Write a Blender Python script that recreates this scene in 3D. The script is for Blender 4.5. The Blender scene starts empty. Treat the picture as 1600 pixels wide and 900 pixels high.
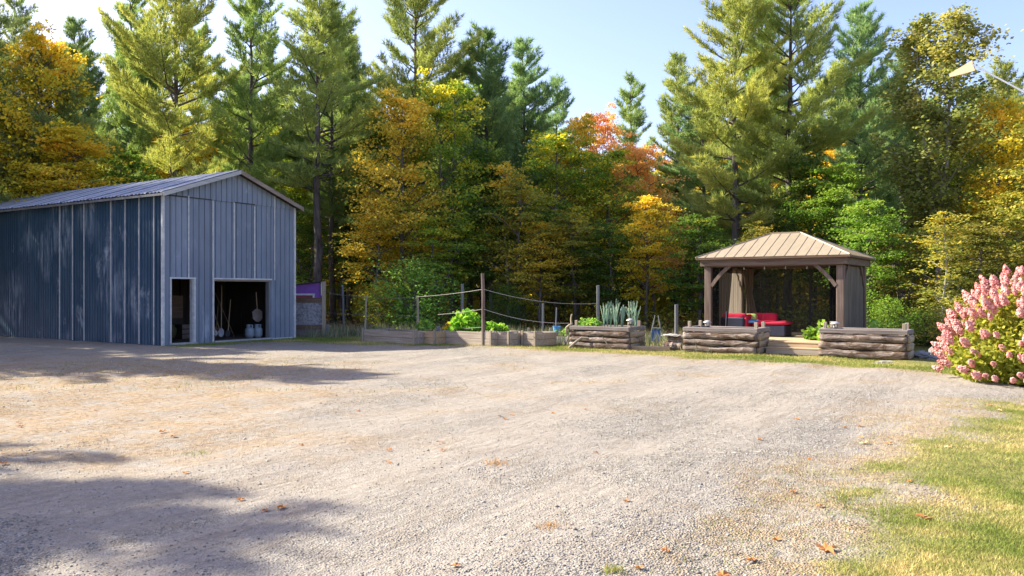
import bpy, math, random
import numpy as np
from mathutils import Vector, Matrix, noise as mnoise

# ------------------------------------------------------------------ camera, sky, sun, exposure
SC = bpy.context.scene
COL = SC.collection
F = 1280.0                      # focal length in photo pixels (photo 1600 x 900)
EYE = 1.65
HOR = 455.0
cam = bpy.data.cameras.new("camera")
cam.lens = 28.8; cam.sensor_width = 36.0; cam.clip_start = 0.05; cam.clip_end = 1000.0
cam.shift_y = 5.0 / 1600.0
camo = bpy.data.objects.new("camera", cam); COL.objects.link(camo)
camo.location = (0, 0, EYE); camo.rotation_euler = (math.radians(90), 0, 0)
SC.camera = camo

SUN_EL = math.radians(35.0)
SUN_AZ = math.radians(69.0)     # from +Y towards -X
to_sun = Vector((-math.sin(SUN_AZ) * math.cos(SUN_EL), math.cos(SUN_AZ) * math.cos(SUN_EL), math.sin(SUN_EL)))
w = bpy.data.worlds.new("World"); SC.world = w; w.use_nodes = True
wt = w.node_tree
sky = wt.nodes.new('ShaderNodeTexSky'); sky.sky_type = 'NISHITA'; sky.sun_disc = False
sky.sun_elevation = SUN_EL; sky.sun_rotation = -SUN_AZ
sky.air_density = 1.0; sky.dust_density = 1.6; sky.ozone_density = 3.6
stint = wt.nodes.new('ShaderNodeMix'); stint.data_type = 'RGBA'; stint.blend_type = 'MULTIPLY'; stint.inputs[0].default_value = 1.0
stint.inputs[7].default_value = (1.11, 0.925, 1.0, 1)
wt.links.new(sky.outputs[0], stint.inputs[6]); wt.links.new(stint.outputs[2], wt.nodes['Background'].inputs[0])
wt.nodes['Background'].inputs[1].default_value = 0.115
sl = bpy.data.lights.new("sun", 'SUN'); sl.energy = 4.7; sl.angle = math.radians(0.5); sl.color = (1.0, 0.93, 0.80)
so = bpy.data.objects.new("sun", sl); COL.objects.link(so)
so.rotation_euler = (-to_sun).to_track_quat('-Z', 'Y').to_euler(); so.location = (-40, 20, 40)
SC.view_settings.view_transform = 'Standard'; SC.view_settings.look = 'None'
SC.view_settings.exposure = 1.66; SC.view_settings.gamma = 1.0
SC.render.engine = 'CYCLES'
SC.cycles.max_bounces = 6; SC.cycles.diffuse_bounces = 3; SC.cycles.transparent_max_bounces = 8
SC.cycles.transmission_bounces = 3; SC.cycles.glossy_bounces = 2

rng = np.random.default_rng(7)
random.seed(7)


def gx(px, Y): return (px - 800.0) / F * Y
def gz(py, Y): return EYE - (py - HOR) / F * Y
def gy(py): return F * EYE / (py - HOR)
def rad(a): return math.radians(a)


# ------------------------------------------------------------------ numpy noise
def _hash(ix, iy, s):
    h = (ix.astype(np.int64) * 374761393 + iy.astype(np.int64) * 668265263 + s * 144269504) & 0x7fffffff
    h = ((h ^ (h >> 13)) * 1274126177) & 0x7fffffff
    return ((h ^ (h >> 16)) & 0xffff) / 65535.0


def vnoise(x, y, s=0):
    x = np.asarray(x, float); y = np.asarray(y, float)
    ix = np.floor(x); iy = np.floor(y); fx = x - ix; fy = y - iy
    fx = fx * fx * (3 - 2 * fx); fy = fy * fy * (3 - 2 * fy)
    a = _hash(ix, iy, s); b = _hash(ix + 1, iy, s); c = _hash(ix, iy + 1, s); d = _hash(ix + 1, iy + 1, s)
    return (a * (1 - fx) + b * fx) * (1 - fy) + (c * (1 - fx) + d * fx) * fy


def fbm(x, y, s=0, o=4):
    r = 0.0; a = 0.5; t = 0.0
    for k in range(o):
        r = r + a * vnoise(np.asarray(x) * 2 ** k, np.asarray(y) * 2 ** k, s + k); t += a; a *= 0.5
    return r / t


def sstep(a, b, x):
    t = np.clip((np.asarray(x, float) - a) / (b - a), 0, 1)
    return t * t * (3 - 2 * t)


# ------------------------------------------------------------------ materials
class NT:
    def __init__(self, name):
        self.m = bpy.data.materials.new(name); self.m.use_nodes = True
        self.t = self.m.node_tree; self.t.nodes.clear()
        self.out = self.n('ShaderNodeOutputMaterial')
    def n(self, typ, **kw):
        nd = self.t.nodes.new(typ)
        for k, v in kw.items():
            if hasattr(nd, k): setattr(nd, k, v)
            else: nd.inputs[k.replace('_', ' ')].default_value = v
        return nd
    def l(self, a, b): self.t.links.new(a, b)
    def ramp(self, stops, fac=None, interp='LINEAR'):
        r = self.n('ShaderNodeValToRGB'); cr = r.color_ramp; cr.interpolation = interp
        while len(cr.elements) > 1: cr.elements.remove(cr.elements[-1])
        for i, (p, c) in enumerate(stops):
            e = cr.elements[0] if i == 0 else cr.elements.new(p)
            e.position = p; e.color = (*c, 1) if len(c) == 3 else c
        if fac is not None: self.l(fac, r.inputs[0])
        return r
    def coords(self, scale=(1, 1, 1), rnd=True):
        tc = self.n('ShaderNodeTexCoord'); mp = self.n('ShaderNodeMapping')
        mp.inputs['Scale'].default_value = scale
        if rnd:
            oi = self.n('ShaderNodeObjectInfo'); ma = self.n('ShaderNodeMath', operation='MULTIPLY'); ma.inputs[1].default_value = 37.0
            self.l(oi.outputs['Random'], ma.inputs[0]); va = self.n('ShaderNodeVectorMath', operation='ADD')
            self.l(tc.outputs['Object'], mp.inputs['Vector']); self.l(mp.outputs[0], va.inputs[0]); self.l(ma.outputs[0], va.inputs[1])
            return va.outputs[0]
        self.l(tc.outputs['Object'], mp.inputs['Vector']); return mp.outputs[0]
    def noise(self, vec, scale, detail=4, rough=0.55, dist=0.0):
        n = self.n('ShaderNodeTexNoise'); n.inputs['Scale'].default_value = scale; n.inputs['Detail'].default_value = detail
        n.inputs['Roughness'].default_value = rough; n.inputs['Distortion'].default_value = dist
        self.l(vec, n.inputs['Vector']); return n.outputs['Fac']
    def mix(self, fac, a, b, mode='MIX'):
        m = self.n('ShaderNodeMix', data_type='RGBA', blend_type=mode)
        for sock, v in ((m.inputs[0], fac), (m.inputs[6], a), (m.inputs[7], b)):
            if isinstance(v, (int, float)): sock.default_value = v
            elif isinstance(v, tuple): sock.default_value = (*v, 1)
            else: self.l(v, sock)
        return m.outputs[2]
    def math(self, op, a, b=0.0, clamp=False):
        m = self.n('ShaderNodeMath', operation=op); m.use_clamp = clamp
        for sock, v in ((m.inputs[0], a), (m.inputs[1], b)):
            if isinstance(v, (int, float)): sock.default_value = v
            else: self.l(v, sock)
        return m.outputs[0]
    def attr(self, name):
        a = self.n('ShaderNodeAttribute'); a.attribute_name = name; return a.outputs['Fac']
    def bsdf(self, col, rough=0.8, metal=0.0, spec=0.3, bump=None, bstr=0.3, bdist=0.02):
        b = self.n('ShaderNodeBsdfPrincipled')
        for sock, v in ((b.inputs['Base Color'], col), (b.inputs['Roughness'], rough)):
            if isinstance(v, (int, float)): sock.default_value = v
            elif isinstance(v, tuple): sock.default_value = (*v, 1)
            else: self.l(v, sock)
        b.inputs['Metallic'].default_value = metal; b.inputs['Specular IOR Level'].default_value = spec
        if bump is not None:
            bp = self.n('ShaderNodeBump'); bp.inputs['Strength'].default_value = bstr; bp.inputs['Distance'].default_value = bdist
            self.l(bump, bp.inputs['Height']); self.l(bp.outputs[0], b.inputs['Normal'])
        return b.outputs[0]
    def end(self, s):
        self.l(s, self.out.inputs[0]); return self.m


def wood(name, c1, c2, c3, axis='x', scale=1.0, bstr=0.5, rough=0.85):
    t = NT(name)
    st = {'x': (0.6, 9, 9), 'y': (9, 0.6, 9), 'z': (9, 9, 0.6)}[axis]
    v = t.coords(tuple(s * scale for s in st))
    f = t.noise(v, 1.6, 6, 0.65, 0.6)
    v2 = t.coords((1.1, 1.1, 1.1)); f2 = t.noise(v2, 1.3, 4, 0.6)
    r = t.ramp([(0.30, c1), (0.5, c2), (0.72, c3)], f)
    c = t.mix(t.math('MULTIPLY', f2, 0.7), r.outputs[0], c1)
    return t.end(t.bsdf(c, rough, 0, 0.2, f, bstr, 0.02))


def plain(name, c1, c2=None, rough=0.7, metal=0.0, scale=6.0, bstr=0.15, spec=0.3):
    t = NT(name); v = t.coords((1, 1, 1)); f = t.noise(v, scale, 5, 0.6)
    r = t.ramp([(0.32, c1), (0.68, c2 or tuple(x * 0.75 for x in c1))], f)
    return t.end(t.bsdf(r.outputs[0], rough, metal, spec, f, bstr, 0.01))


def leafmat(name, stops, transl=0.4, attr='tint', rough=0.6, tintobj=False):
    t = NT(name); r = t.ramp(stops, t.attr(attr)); col = r.outputs[0]
    if tintobj:
        oi = t.n('ShaderNodeObjectInfo'); col = t.mix(1.0, col, oi.outputs['Color'], 'MULTIPLY')
    d = t.n('ShaderNodeBsdfDiffuse'); t.l(col, d.inputs[0])
    tr = t.n('ShaderNodeBsdfTranslucent'); t.l(t.mix(1.0, col, (transl, transl * 0.96, transl * 0.6), 'MULTIPLY'), tr.inputs[0])
    m = t.n('ShaderNodeAddShader'); t.l(d.outputs[0], m.inputs[0]); t.l(tr.outputs[0], m.inputs[1])
    return t.end(m.outputs[0])


def barkmat(name, c1, c2, scale=7.0):
    t = NT(name); v = t.coords((1, 1, 0.25)); f = t.noise(v, scale, 6, 0.7, 0.4)
    r = t.ramp([(0.35, c1), (0.65, c2)], f)
    return t.end(t.bsdf(r.outputs[0], 0.95, 0, 0.1, f, 0.8, 0.04))


MAT = {}
def logmat():
    t = NT('weathered_log'); v = t.coords((1.0, 13, 13)); f = t.noise(v, 1.6, 7, 0.7, 0.5)
    v2 = t.coords((2.2, 5, 5)); b = t.noise(v2, 1.2, 5, 0.65, 0.8); v3 = t.coords((3.0, 8, 8)); kn = t.noise(v3, 1.3, 2, 0.5)
    grain = t.ramp([(0.30, (0.055, 0.040, 0.032)), (0.46, (0.20, 0.155, 0.125)), (0.58, (0.36, 0.30, 0.25)), (0.75, (0.50, 0.44, 0.38))], f).outputs[0]
    bark = t.ramp([(0.35, (0.06, 0.038, 0.026)), (0.65, (0.19, 0.125, 0.085))], f).outputs[0]
    c = t.mix(t.ramp([(0.47, (0, 0, 0)), (0.56, (1, 1, 1))], b).outputs[0], grain, bark)
    c = t.mix(t.ramp([(0.68, (0, 0, 0)), (0.74, (1, 1, 1))], kn).outputs[0], c, (0.05, 0.035, 0.028))
    oi = t.n('ShaderNodeObjectInfo'); c = t.mix(t.math('MULTIPLY', oi.outputs['Random'], 0.35), c, (0.13, 0.10, 0.08))
    return t.end(t.bsdf(c, 0.9, 0, 0.15, t.math('ADD', f, t.math('MULTIPLY', b, 1.5)), 1.0, 0.035))


MAT['log'] = logmat()
MAT['log_end'] = wood('sawn_log', (0.22, 0.16, 0.10), (0.44, 0.35, 0.235), (0.60, 0.50, 0.36), 'y', 1.2, 0.8)
MAT['cap'] = wood('grey_board', (0.12, 0.10, 0.09), (0.25, 0.215, 0.19), (0.37, 0.33, 0.29), 'x', 1.2, 0.5)
MAT['bed'] = wood('bed_board', (0.24, 0.19, 0.14), (0.42, 0.345, 0.265), (0.56, 0.49, 0.40), 'x', 1.1, 0.5)
MAT['bed_new'] = wood('bed_board_fresh', (0.34, 0.23, 0.13), (0.50, 0.36, 0.22), (0.60, 0.46, 0.31), 'x', 1.1, 0.4)
MAT['stake'] = wood('stake_wood', (0.22, 0.18, 0.13), (0.36, 0.30, 0.22), (0.48, 0.42, 0.32), 'z', 1.0, 0.5)
MAT['greypost'] = wood('grey_post', (0.11, 0.115, 0.12), (0.20, 0.205, 0.21), (0.29, 0.295, 0.30), 'z', 1.0, 0.5)
MAT['post'] = wood('cedar_post', (0.10, 0.07, 0.055), (0.20, 0.15, 0.12), (0.30, 0.24, 0.20), 'z', 1.0, 0.9)
MAT['gaz'] = wood('stained_timber', (0.095, 0.066, 0.050), (0.185, 0.135, 0.105), (0.28, 0.215, 0.175), 'z', 1.0, 0.4)
MAT['gazx'] = wood('stained_beam', (0.095, 0.066, 0.050), (0.185, 0.135, 0.105), (0.28, 0.215, 0.175), 'x', 1.0, 0.4)
MAT['deck'] = wood('deck_board', (0.30, 0.21, 0.12), (0.50, 0.37, 0.215), (0.62, 0.49, 0.32), 'x', 1.0, 0.4)
MAT['rail'] = wood('brown_rail', (0.09, 0.055, 0.035), (0.17, 0.11, 0.075), (0.26, 0.18, 0.13), 'x', 1.0, 0.5)
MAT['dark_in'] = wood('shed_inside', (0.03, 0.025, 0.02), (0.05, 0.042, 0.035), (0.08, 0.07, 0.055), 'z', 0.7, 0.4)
MAT['handle'] = wood('tool_handle', (0.20, 0.135, 0.075), (0.32, 0.225, 0.13), (0.42, 0.31, 0.2), 'z', 1.5, 0.2)
MAT['trim'] = plain('pale_trim', (0.60, 0.60, 0.58), (0.38, 0.40, 0.42), 0.7)
MAT['fascia'] = wood('fascia_board', (0.30, 0.30, 0.29), (0.46, 0.46, 0.44), (0.60, 0.60, 0.58), 'x', 1.0, 0.3)
MAT['fascia_b'] = wood('bare_fascia_board', (0.17, 0.13, 0.10), (0.30, 0.24, 0.19), (0.42, 0.36, 0.30), 'x', 1.0, 0.4)
MAT['net'] = None
MAT['navy'] = plain('dark_wicker', (0.012, 0.016, 0.035), (0.03, 0.034, 0.055), 0.6, 0, 60, 0.6)
MAT['red'] = plain('red_cushion', (0.55, 0.025, 0.06), (0.42, 0.02, 0.045), 0.85, 0, 9, 0.4)
MAT['propane'] = plain('pale_tank_paint', (0.20, 0.245, 0.28), (0.15, 0.185, 0.215), 0.45, 0, 8, 0.05)
MAT['steel'] = plain('worn_steel', (0.30, 0.30, 0.31), (0.18, 0.17, 0.165), 0.5, 0.6, 12, 0.1)
MAT['lampcap'] = plain('lamp_cap', (0.50, 0.48, 0.45), (0.36, 0.34, 0.32), 0.4, 0.3, 9, 0.05)
MAT['lampglass'] = plain('lamp_glass', (0.62, 0.60, 0.52), (0.45, 0.42, 0.36), 0.2, 0, 20, 0.05)
MAT['black'] = plain('black_plastic', (0.02, 0.02, 0.022), (0.03, 0.03, 0.032), 0.5)
MAT['purple'] = plain('purple_paint', (0.22, 0.085, 0.36), (0.18, 0.07, 0.30), 0.7, 0, 4, 0.1)
MAT['osb'] = plain('grey_sheet_wood', (0.34, 0.34, 0.36), (0.13, 0.13, 0.15), 0.9, 0, 14, 0.3)
MAT['roofdark'] = plain('dark_roofing', (0.035, 0.035, 0.04), (0.06, 0.06, 0.06), 0.9, 0, 15, 0.3)
MAT['glassred'] = plain('red_curtained_glass', (0.28, 0.04, 0.07), (0.18, 0.03, 0.06), 0.2)
MAT['blue'] = plain('blue_plastic', (0.03, 0.10, 0.28), (0.025, 0.08, 0.22), 0.5)
MAT['ltblue'] = plain('light_blue_plastic', (0.12, 0.34, 0.60), (0.10, 0.28, 0.52), 0.5)
MAT['rope'] = plain('pale_rope', (0.46, 0.42, 0.36), (0.33, 0.30, 0.26), 0.9, 0, 40, 0.3)
MAT['wire'] = plain('dull_wire', (0.25, 0.25, 0.24), (0.18, 0.18, 0.17), 0.6, 0.3)
MAT['soil'] = plain('garden_soil', (0.06, 0.045, 0.03), (0.11, 0.08, 0.055), 0.95, 0, 14, 0.8)
MAT['rock'] = plain('pale_rock', (0.30, 0.295, 0.29), (0.18, 0.175, 0.17), 0.9, 0, 5, 0.7)
MAT['slab'] = plain('grey_slab', (0.40, 0.37, 0.33), (0.24, 0.22, 0.19), 0.9, 0, 7, 0.6)
MAT['beige'] = plain('beige_sheet', (0.30, 0.225, 0.14), (0.26, 0.195, 0.12), 0.6, 0, 5, 0.1)
MAT['rod'] = plain('grey_rod', (0.42, 0.44, 0.47), (0.34, 0.36, 0.39), 0.45, 0.4)
MAT['scoop'] = plain('faded_scoop', (0.19, 0.15, 0.125), (0.13, 0.105, 0.09), 0.7)
MAT['tarp'] = plain('olive_tarp', (0.10, 0.09, 0.035), (0.06, 0.055, 0.025), 0.8)
MAT['concrete'] = plain('worn_sill', (0.42, 0.42, 0.41), (0.28, 0.28, 0.28), 0.9)
MAT['bulb'] = plain('bulb_glass', (0.35, 0.33, 0.30), (0.28, 0.26, 0.24), 0.15)


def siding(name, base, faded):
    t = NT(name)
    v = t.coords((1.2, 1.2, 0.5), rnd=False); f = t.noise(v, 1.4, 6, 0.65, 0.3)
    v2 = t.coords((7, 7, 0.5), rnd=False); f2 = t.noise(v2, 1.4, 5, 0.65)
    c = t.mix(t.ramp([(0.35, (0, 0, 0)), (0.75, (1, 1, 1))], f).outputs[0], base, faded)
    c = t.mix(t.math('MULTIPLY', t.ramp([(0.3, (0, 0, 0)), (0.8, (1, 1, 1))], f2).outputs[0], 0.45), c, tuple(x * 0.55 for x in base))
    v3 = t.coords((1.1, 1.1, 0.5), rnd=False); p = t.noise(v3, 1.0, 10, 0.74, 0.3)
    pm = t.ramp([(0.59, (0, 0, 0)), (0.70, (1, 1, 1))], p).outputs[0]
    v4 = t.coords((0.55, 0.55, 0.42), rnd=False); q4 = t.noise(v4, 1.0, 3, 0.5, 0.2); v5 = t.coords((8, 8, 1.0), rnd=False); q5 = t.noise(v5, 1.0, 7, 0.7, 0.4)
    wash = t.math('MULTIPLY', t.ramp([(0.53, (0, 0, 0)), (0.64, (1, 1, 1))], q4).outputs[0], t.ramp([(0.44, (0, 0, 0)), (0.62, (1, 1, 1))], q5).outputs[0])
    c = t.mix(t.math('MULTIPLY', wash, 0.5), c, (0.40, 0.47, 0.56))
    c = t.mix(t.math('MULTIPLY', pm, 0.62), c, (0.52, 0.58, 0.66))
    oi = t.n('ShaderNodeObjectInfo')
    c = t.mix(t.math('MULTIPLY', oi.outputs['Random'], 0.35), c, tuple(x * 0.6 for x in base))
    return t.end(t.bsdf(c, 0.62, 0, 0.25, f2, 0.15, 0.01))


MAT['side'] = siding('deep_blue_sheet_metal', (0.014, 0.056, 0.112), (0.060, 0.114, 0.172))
MAT['front'] = siding('pale_blue_sheet_metal', (0.195, 0.235, 0.30), (0.275, 0.315, 0.37))  # front sheets coloured paler and greyer than the long wall


def roofmetal(name, c1, c2, rough, metal, axis):
    t = NT(name); st = {'x': (0.8, 6, 6), 'y': (6, 0.8, 6)}[axis]
    v = t.coords(st, rnd=False); f = t.noise(v, 1.5, 5, 0.6)
    c = t.ramp([(0.35, c1), (0.7, c2)], f).outputs[0]
    oi = t.n('ShaderNodeObjectInfo'); c = t.mix(t.math('MULTIPLY', oi.outputs['Random'], 0.3), c, tuple(x * 0.72 for x in c1))
    return t.end(t.bsdf(c, rough, metal, 0.4, f, 0.05, 0.01))


MAT['shedroof'] = roofmetal('galvanised_sheet', (0.44, 0.455, 0.48), (0.25, 0.265, 0.29), 0.5, 0.3, 'x')
MAT['gazroof'] = roofmetal('tan_sheet_metal', (0.315, 0.255, 0.165), (0.26, 0.21, 0.135), 0.42, 0.0, 'y')


def curtain(name, c1, c2, transp):
    t = NT(name); v = t.coords((5, 5, 0.4)); f = t.noise(v, 2.0, 4)
    c = t.ramp([(0.3, c1), (0.7, c2)], f).outputs[0]
    d = t.n('ShaderNodeBsdfDiffuse'); t.l(c, d.inputs[0]); tr = t.n('ShaderNodeBsdfTranslucent'); t.l(c, tr.inputs[0])
    m = t.n('ShaderNodeMixShader'); m.inputs[0].default_value = 0.4; t.l(d.outputs[0], m.inputs[1]); t.l(tr.outputs[0], m.inputs[2])
    tp = t.n('ShaderNodeBsdfTransparent'); m2 = t.n('ShaderNodeMixShader'); m2.inputs[0].default_value = transp
    t.l(m.outputs[0], m2.inputs[1]); t.l(tp.outputs[0], m2.inputs[2])
    return t.end(m2.outputs[0])


MAT['net'] = curtain('black_mosquito_net', (0.050, 0.052, 0.048), (0.066, 0.068, 0.062), 0.34)
MAT['net_d'] = curtain('black_gathered_net', (0.014, 0.014, 0.017), (0.03, 0.03, 0.033), 0.08)
MAT['drape'] = curtain('beige_drape', (0.36, 0.315, 0.255), (0.24, 0.205, 0.165), 0.05)
MAT['taupe'] = curtain('taupe_drape', (0.31, 0.27, 0.215), (0.20, 0.172, 0.138), 0.03)


def pillowmat():
    t = NT('printed_pillow'); v = t.coords((1, 1, 1)); vo = t.n('ShaderNodeTexVoronoi'); vo.inputs['Scale'].default_value = 9.0
    t.l(v, vo.inputs['Vector'])
    tc = t.n('ShaderNodeTexCoord'); sx = t.n('ShaderNodeSeparateXYZ'); t.l(tc.outputs['Object'], sx.inputs[0])
    sp = t.n('ShaderNodeSeparateColor'); t.l(vo.outputs['Color'], sp.inputs[0])
    r = t.ramp([(0.0, (0.30, 0.36, 0.10)), (0.4, (0.50, 0.50, 0.16)), (0.6, (0.18, 0.36, 0.10)), (0.8, (0.60, 0.26, 0.06)), (0.92, (0.05, 0.35, 0.45))], sp.outputs[0], 'CONSTANT')
    return t.end(t.bsdf(r.outputs[0], 0.9))


MAT['pillow'] = pillowmat()

# foliage
MAT['pine'] = leafmat('pine_needles', [(0.0, (0.088, 0.138, 0.062)), (0.35, (0.158, 0.205, 0.090)), (0.7, (0.245, 0.28, 0.112)), (0.94, (0.30, 0.33, 0.12)), (1.0, (0.38, 0.30, 0.09))], 0.85, tintobj=True)
MAT['leaf'] = {}
def LM(k, stops, tr=0.85, f=0.76): MAT['leaf'][k] = leafmat(k + '_leaves', [(p, tuple(x * f for x in c)) for p, c in stops], tr)
LM('green', [(0, (0.055, 0.115, 0.022)), (0.5, (0.105, 0.19, 0.035)), (0.9, (0.17, 0.24, 0.045)), (1, (0.36, 0.30, 0.05))], f=.62)
LM('lime', [(0, (0.10, 0.21, 0.03)), (0.5, (0.18, 0.32, 0.045)), (1, (0.32, 0.40, 0.07))], f=.60)
LM('gold', [(0, (0.20, 0.22, 0.03)), (0.35, (0.44, 0.37, 0.04)), (0.75, (0.64, 0.49, 0.055)), (1, (0.68, 0.40, 0.06))], f=0.86)
LM('olive', [(0, (0.10, 0.13, 0.03)), (0.4, (0.20, 0.215, 0.045)), (0.8, (0.36, 0.31, 0.055)), (1, (0.52, 0.38, 0.05))], f=0.847)
LM('orange', [(0, (0.34, 0.27, 0.07)), (0.4, (0.56, 0.38, 0.11)), (0.8, (0.62, 0.36, 0.16)), (1, (0.60, 0.30, 0.15))], f=0.960)
LM('russet', [(0, (0.16, 0.18, 0.035)), (0.35, (0.33, 0.28, 0.045)), (0.75, (0.54, 0.40, 0.06)), (1, (0.62, 0.42, 0.07))], f=0.994)
LM('greengold', [(0, (0.075, 0.14, 0.025)), (0.45, (0.14, 0.22, 0.035)), (0.7, (0.32, 0.35, 0.045)), (1, (0.60, 0.48, 0.045))], f=0.904)
LM('darkolive', [(0, (0.08, 0.11, 0.03)), (0.4, (0.16, 0.175, 0.04)), (0.8, (0.28, 0.24, 0.05)), (1, (0.44, 0.34, 0.06))], f=0.621)
LM('poplar', [(0, (0.13, 0.17, 0.045)), (0.5, (0.21, 0.24, 0.075)), (1, (0.38, 0.34, 0.10))])
LM('red', [(0, (0.25, 0.08, 0.03)), (0.6, (0.40, 0.10, 0.04)), (1, (0.42, 0.18, 0.05))])
LM('bean', [(0, (0.10, 0.26, 0.025)), (0.6, (0.22, 0.42, 0.05)), (1, (0.40, 0.48, 0.08))])
LM('herb', [(0, (0.09, 0.21, 0.04)), (0.6, (0.20, 0.36, 0.07)), (1, (0.42, 0.46, 0.11))])
LM('hydrangea', [(0, (0.17, 0.23, 0.04)), (0.45, (0.36, 0.38, 0.06)), (0.8, (0.56, 0.46, 0.08)), (1, (0.62, 0.34, 0.06))], f=.58)
LM('floret', [(0, (0.48, 0.17, 0.17)), (0.4, (0.62, 0.30, 0.28)), (0.75, (0.70, 0.44, 0.38)), (1, (0.70, 0.56, 0.42))], 0.3, 0.95)
LM('leek', [(0, (0.14, 0.24, 0.19)), (0.6, (0.24, 0.36, 0.28)), (1, (0.42, 0.48, 0.33))], 0.25, 0.95)
LM('lawn', [(0, (0.115, 0.165, 0.03)), (0.4, (0.20, 0.235, 0.055)), (0.7, (0.33, 0.31, 0.10)), (1, (0.52, 0.41, 0.19))], 0.3, 0.95)
LM('weed', [(0, (0.09, 0.12, 0.06)), (0.5, (0.18, 0.20, 0.12)), (1, (0.32, 0.28, 0.18))], 0.3, 0.95)
LM('litter', [(0, (0.26, 0.13, 0.06)), (0.4, (0.46, 0.20, 0.07)), (0.75, (0.58, 0.26, 0.08)), (1, (0.64, 0.46, 0.26))], 0.2, 0.95)
LM('needle_dry', [(0, (0.34, 0.17, 0.06)), (1, (0.58, 0.36, 0.16))], 0.2, 0.95)
MAT['pinebark'] = barkmat('pine_bark', (0.055, 0.045, 0.04), (0.17, 0.145, 0.13))
MAT['bark'] = barkmat('grey_bark', (0.075, 0.065, 0.055), (0.20, 0.185, 0.165))
MAT['palebark'] = barkmat('pale_bark', (0.22, 0.20, 0.17), (0.44, 0.42, 0.38))
MAT['stem'] = barkmat('brown_stem', (0.10, 0.07, 0.04), (0.20, 0.15, 0.09))


# ------------------------------------------------------------------ mesh building
class MB:
    """collects shapes for one mesh"""
    def __init__(s): s.v = []; s.f = []; s.n = 0
    def add(s, V, Fs):
        V = [tuple(p) for p in V]; s.f += [tuple(i + s.n for i in f) for f in Fs]; s.v += V; s.n += len(V); return s
    def box(s, c, d, rz=0.0, rx=0.0, ry=0.0, jit=0.0):
        M = Matrix.Rotation(rz, 3, 'Z') @ Matrix.Rotation(ry, 3, 'Y') @ Matrix.Rotation(rx, 3, 'X')
        V = []
        for x in (-1, 1):
            for y in (-1, 1):
                for z in (-1, 1):
                    p = M @ Vector((x * d[0] / 2, y * d[1] / 2, z * d[2] / 2))
                    V.append(Vector(c) + p + Vector([random.uniform(-jit, jit) for _ in range(3)]))
        return s.add(V, [(0, 1, 3, 2), (4, 6, 7, 5), (0, 4, 5, 1), (2, 3, 7, 6), (0, 2, 6, 4), (1, 5, 7, 3)])
    def bbox(s, c, d, b=0.012, rz=0.0):
        """box with chamfered long edges (chamfer in every edge)"""
        hx, hy, hz = d[0] / 2, d[1] / 2, d[2] / 2
        import bmesh
        bm = bmesh.new(); bmesh.ops.create_cube(bm, size=1.0)
        for v in bm.verts: v.co = Vector((v.co.x * d[0], v.co.y * d[1], v.co.z * d[2]))
        bmesh.ops.bevel(bm, geom=bm.edges[:], offset=min(b, hx * .8, hy * .8, hz * .8), segments=1, affect='EDGES')
        bm.verts.index_update(); M = Matrix.Rotation(rz, 3, 'Z')
        V = [Vector(c) + M @ v.co for v in bm.verts]; Fs = [[v.index for v in f.verts] for f in bm.faces]; bm.free()
        return s.add(V, Fs)
    def tube(s, pts, radii, n=8, cap=True):
        pts = [Vector(p) for p in pts]
        if isinstance(radii, (int, float)): radii = [radii] * len(pts)
        V = []; Fs = []; prev = None
        for i, p in enumerate(pts):
            d = (pts[min(i + 1, len(pts) - 1)] - pts[max(i - 1, 0)]).normalized()
            if prev is None:
                a = Vector((0, 0, 1)) if abs(d.z) < 0.9 else Vector((1, 0, 0)); u = d.cross(a).normalized()
            else:
                u = (prev - d * prev.dot(d)).normalized()
            prev = u; q = d.cross(u)
            for k in range(n):
                an = 2 * math.pi * k / n; V.append(p + (u * math.cos(an) + q * math.sin(an)) * radii[i])
        for i in range(len(pts) - 1):
            for k in range(n):
                Fs.append((i * n + k, i * n + (k + 1) % n, (i + 1) * n + (k + 1) % n, (i + 1) * n + k))
        if cap: Fs += [tuple(range(n - 1, -1, -1)), tuple(range((len(pts) - 1) * n, len(pts) * n))]
        return s.add(V, Fs)
    def lathe(s, c, prof, n=16):
        V = []; Fs = []
        for r, z in prof:
            for k in range(n):
                a = 2 * math.pi * k / n; V.append((c[0] + r * math.cos(a), c[1] + r * math.sin(a), c[2] + z))
        for i in range(len(prof) - 1):
            for k in range(n): Fs.append((i * n + k, i * n + (k + 1) % n, (i + 1) * n + (k + 1) % n, (i + 1) * n + k))
        Fs += [tuple(range(n - 1, -1, -1)), tuple(range((len(prof) - 1) * n, len(prof) * n))]
        return s.add(V, Fs)
    def prism(s, poly, off):
        """polygon (3-D points) swept by vector off"""
        n = len(poly); P = [Vector(p) for p in poly]; Q = [p + Vector(off) for p in P]
        Fs = [tuple(range(n)), tuple(range(2 * n - 1, n - 1, -1))] + [(i, i + n, (i + 1) % n + n, (i + 1) % n) for i in range(n)]
        return s.add(P + Q, Fs)
    def mesh(s, name, m, smooth=False):
        me = bpy.data.meshes.new(name); me.from_pydata(s.v, [], s.f)
        import bmesh
        bm = bmesh.new(); bm.from_mesh(me); bmesh.ops.recalc_face_normals(bm, faces=bm.faces[:]); bm.to_mesh(me); bm.free()
        if smooth:
            me.polygons.foreach_set('use_smooth', [True] * len(me.polygons))
        me.materials.append(m); me.update(); return me
    def part(s, name, m, parent=None, loc=(0, 0, 0), rz=0.0, smooth=False):
        return link(name, s.mesh(name, m, smooth), parent, loc, rz)


def link(name, me, parent=None, loc=(0, 0, 0), rz=0.0):
    o = bpy.data.objects.new(name, me); COL.objects.link(o); o.location = loc
    if rz: o.rotation_euler = (0, 0, rz)
    if parent is not None: o.parent = parent
    return o


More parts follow.
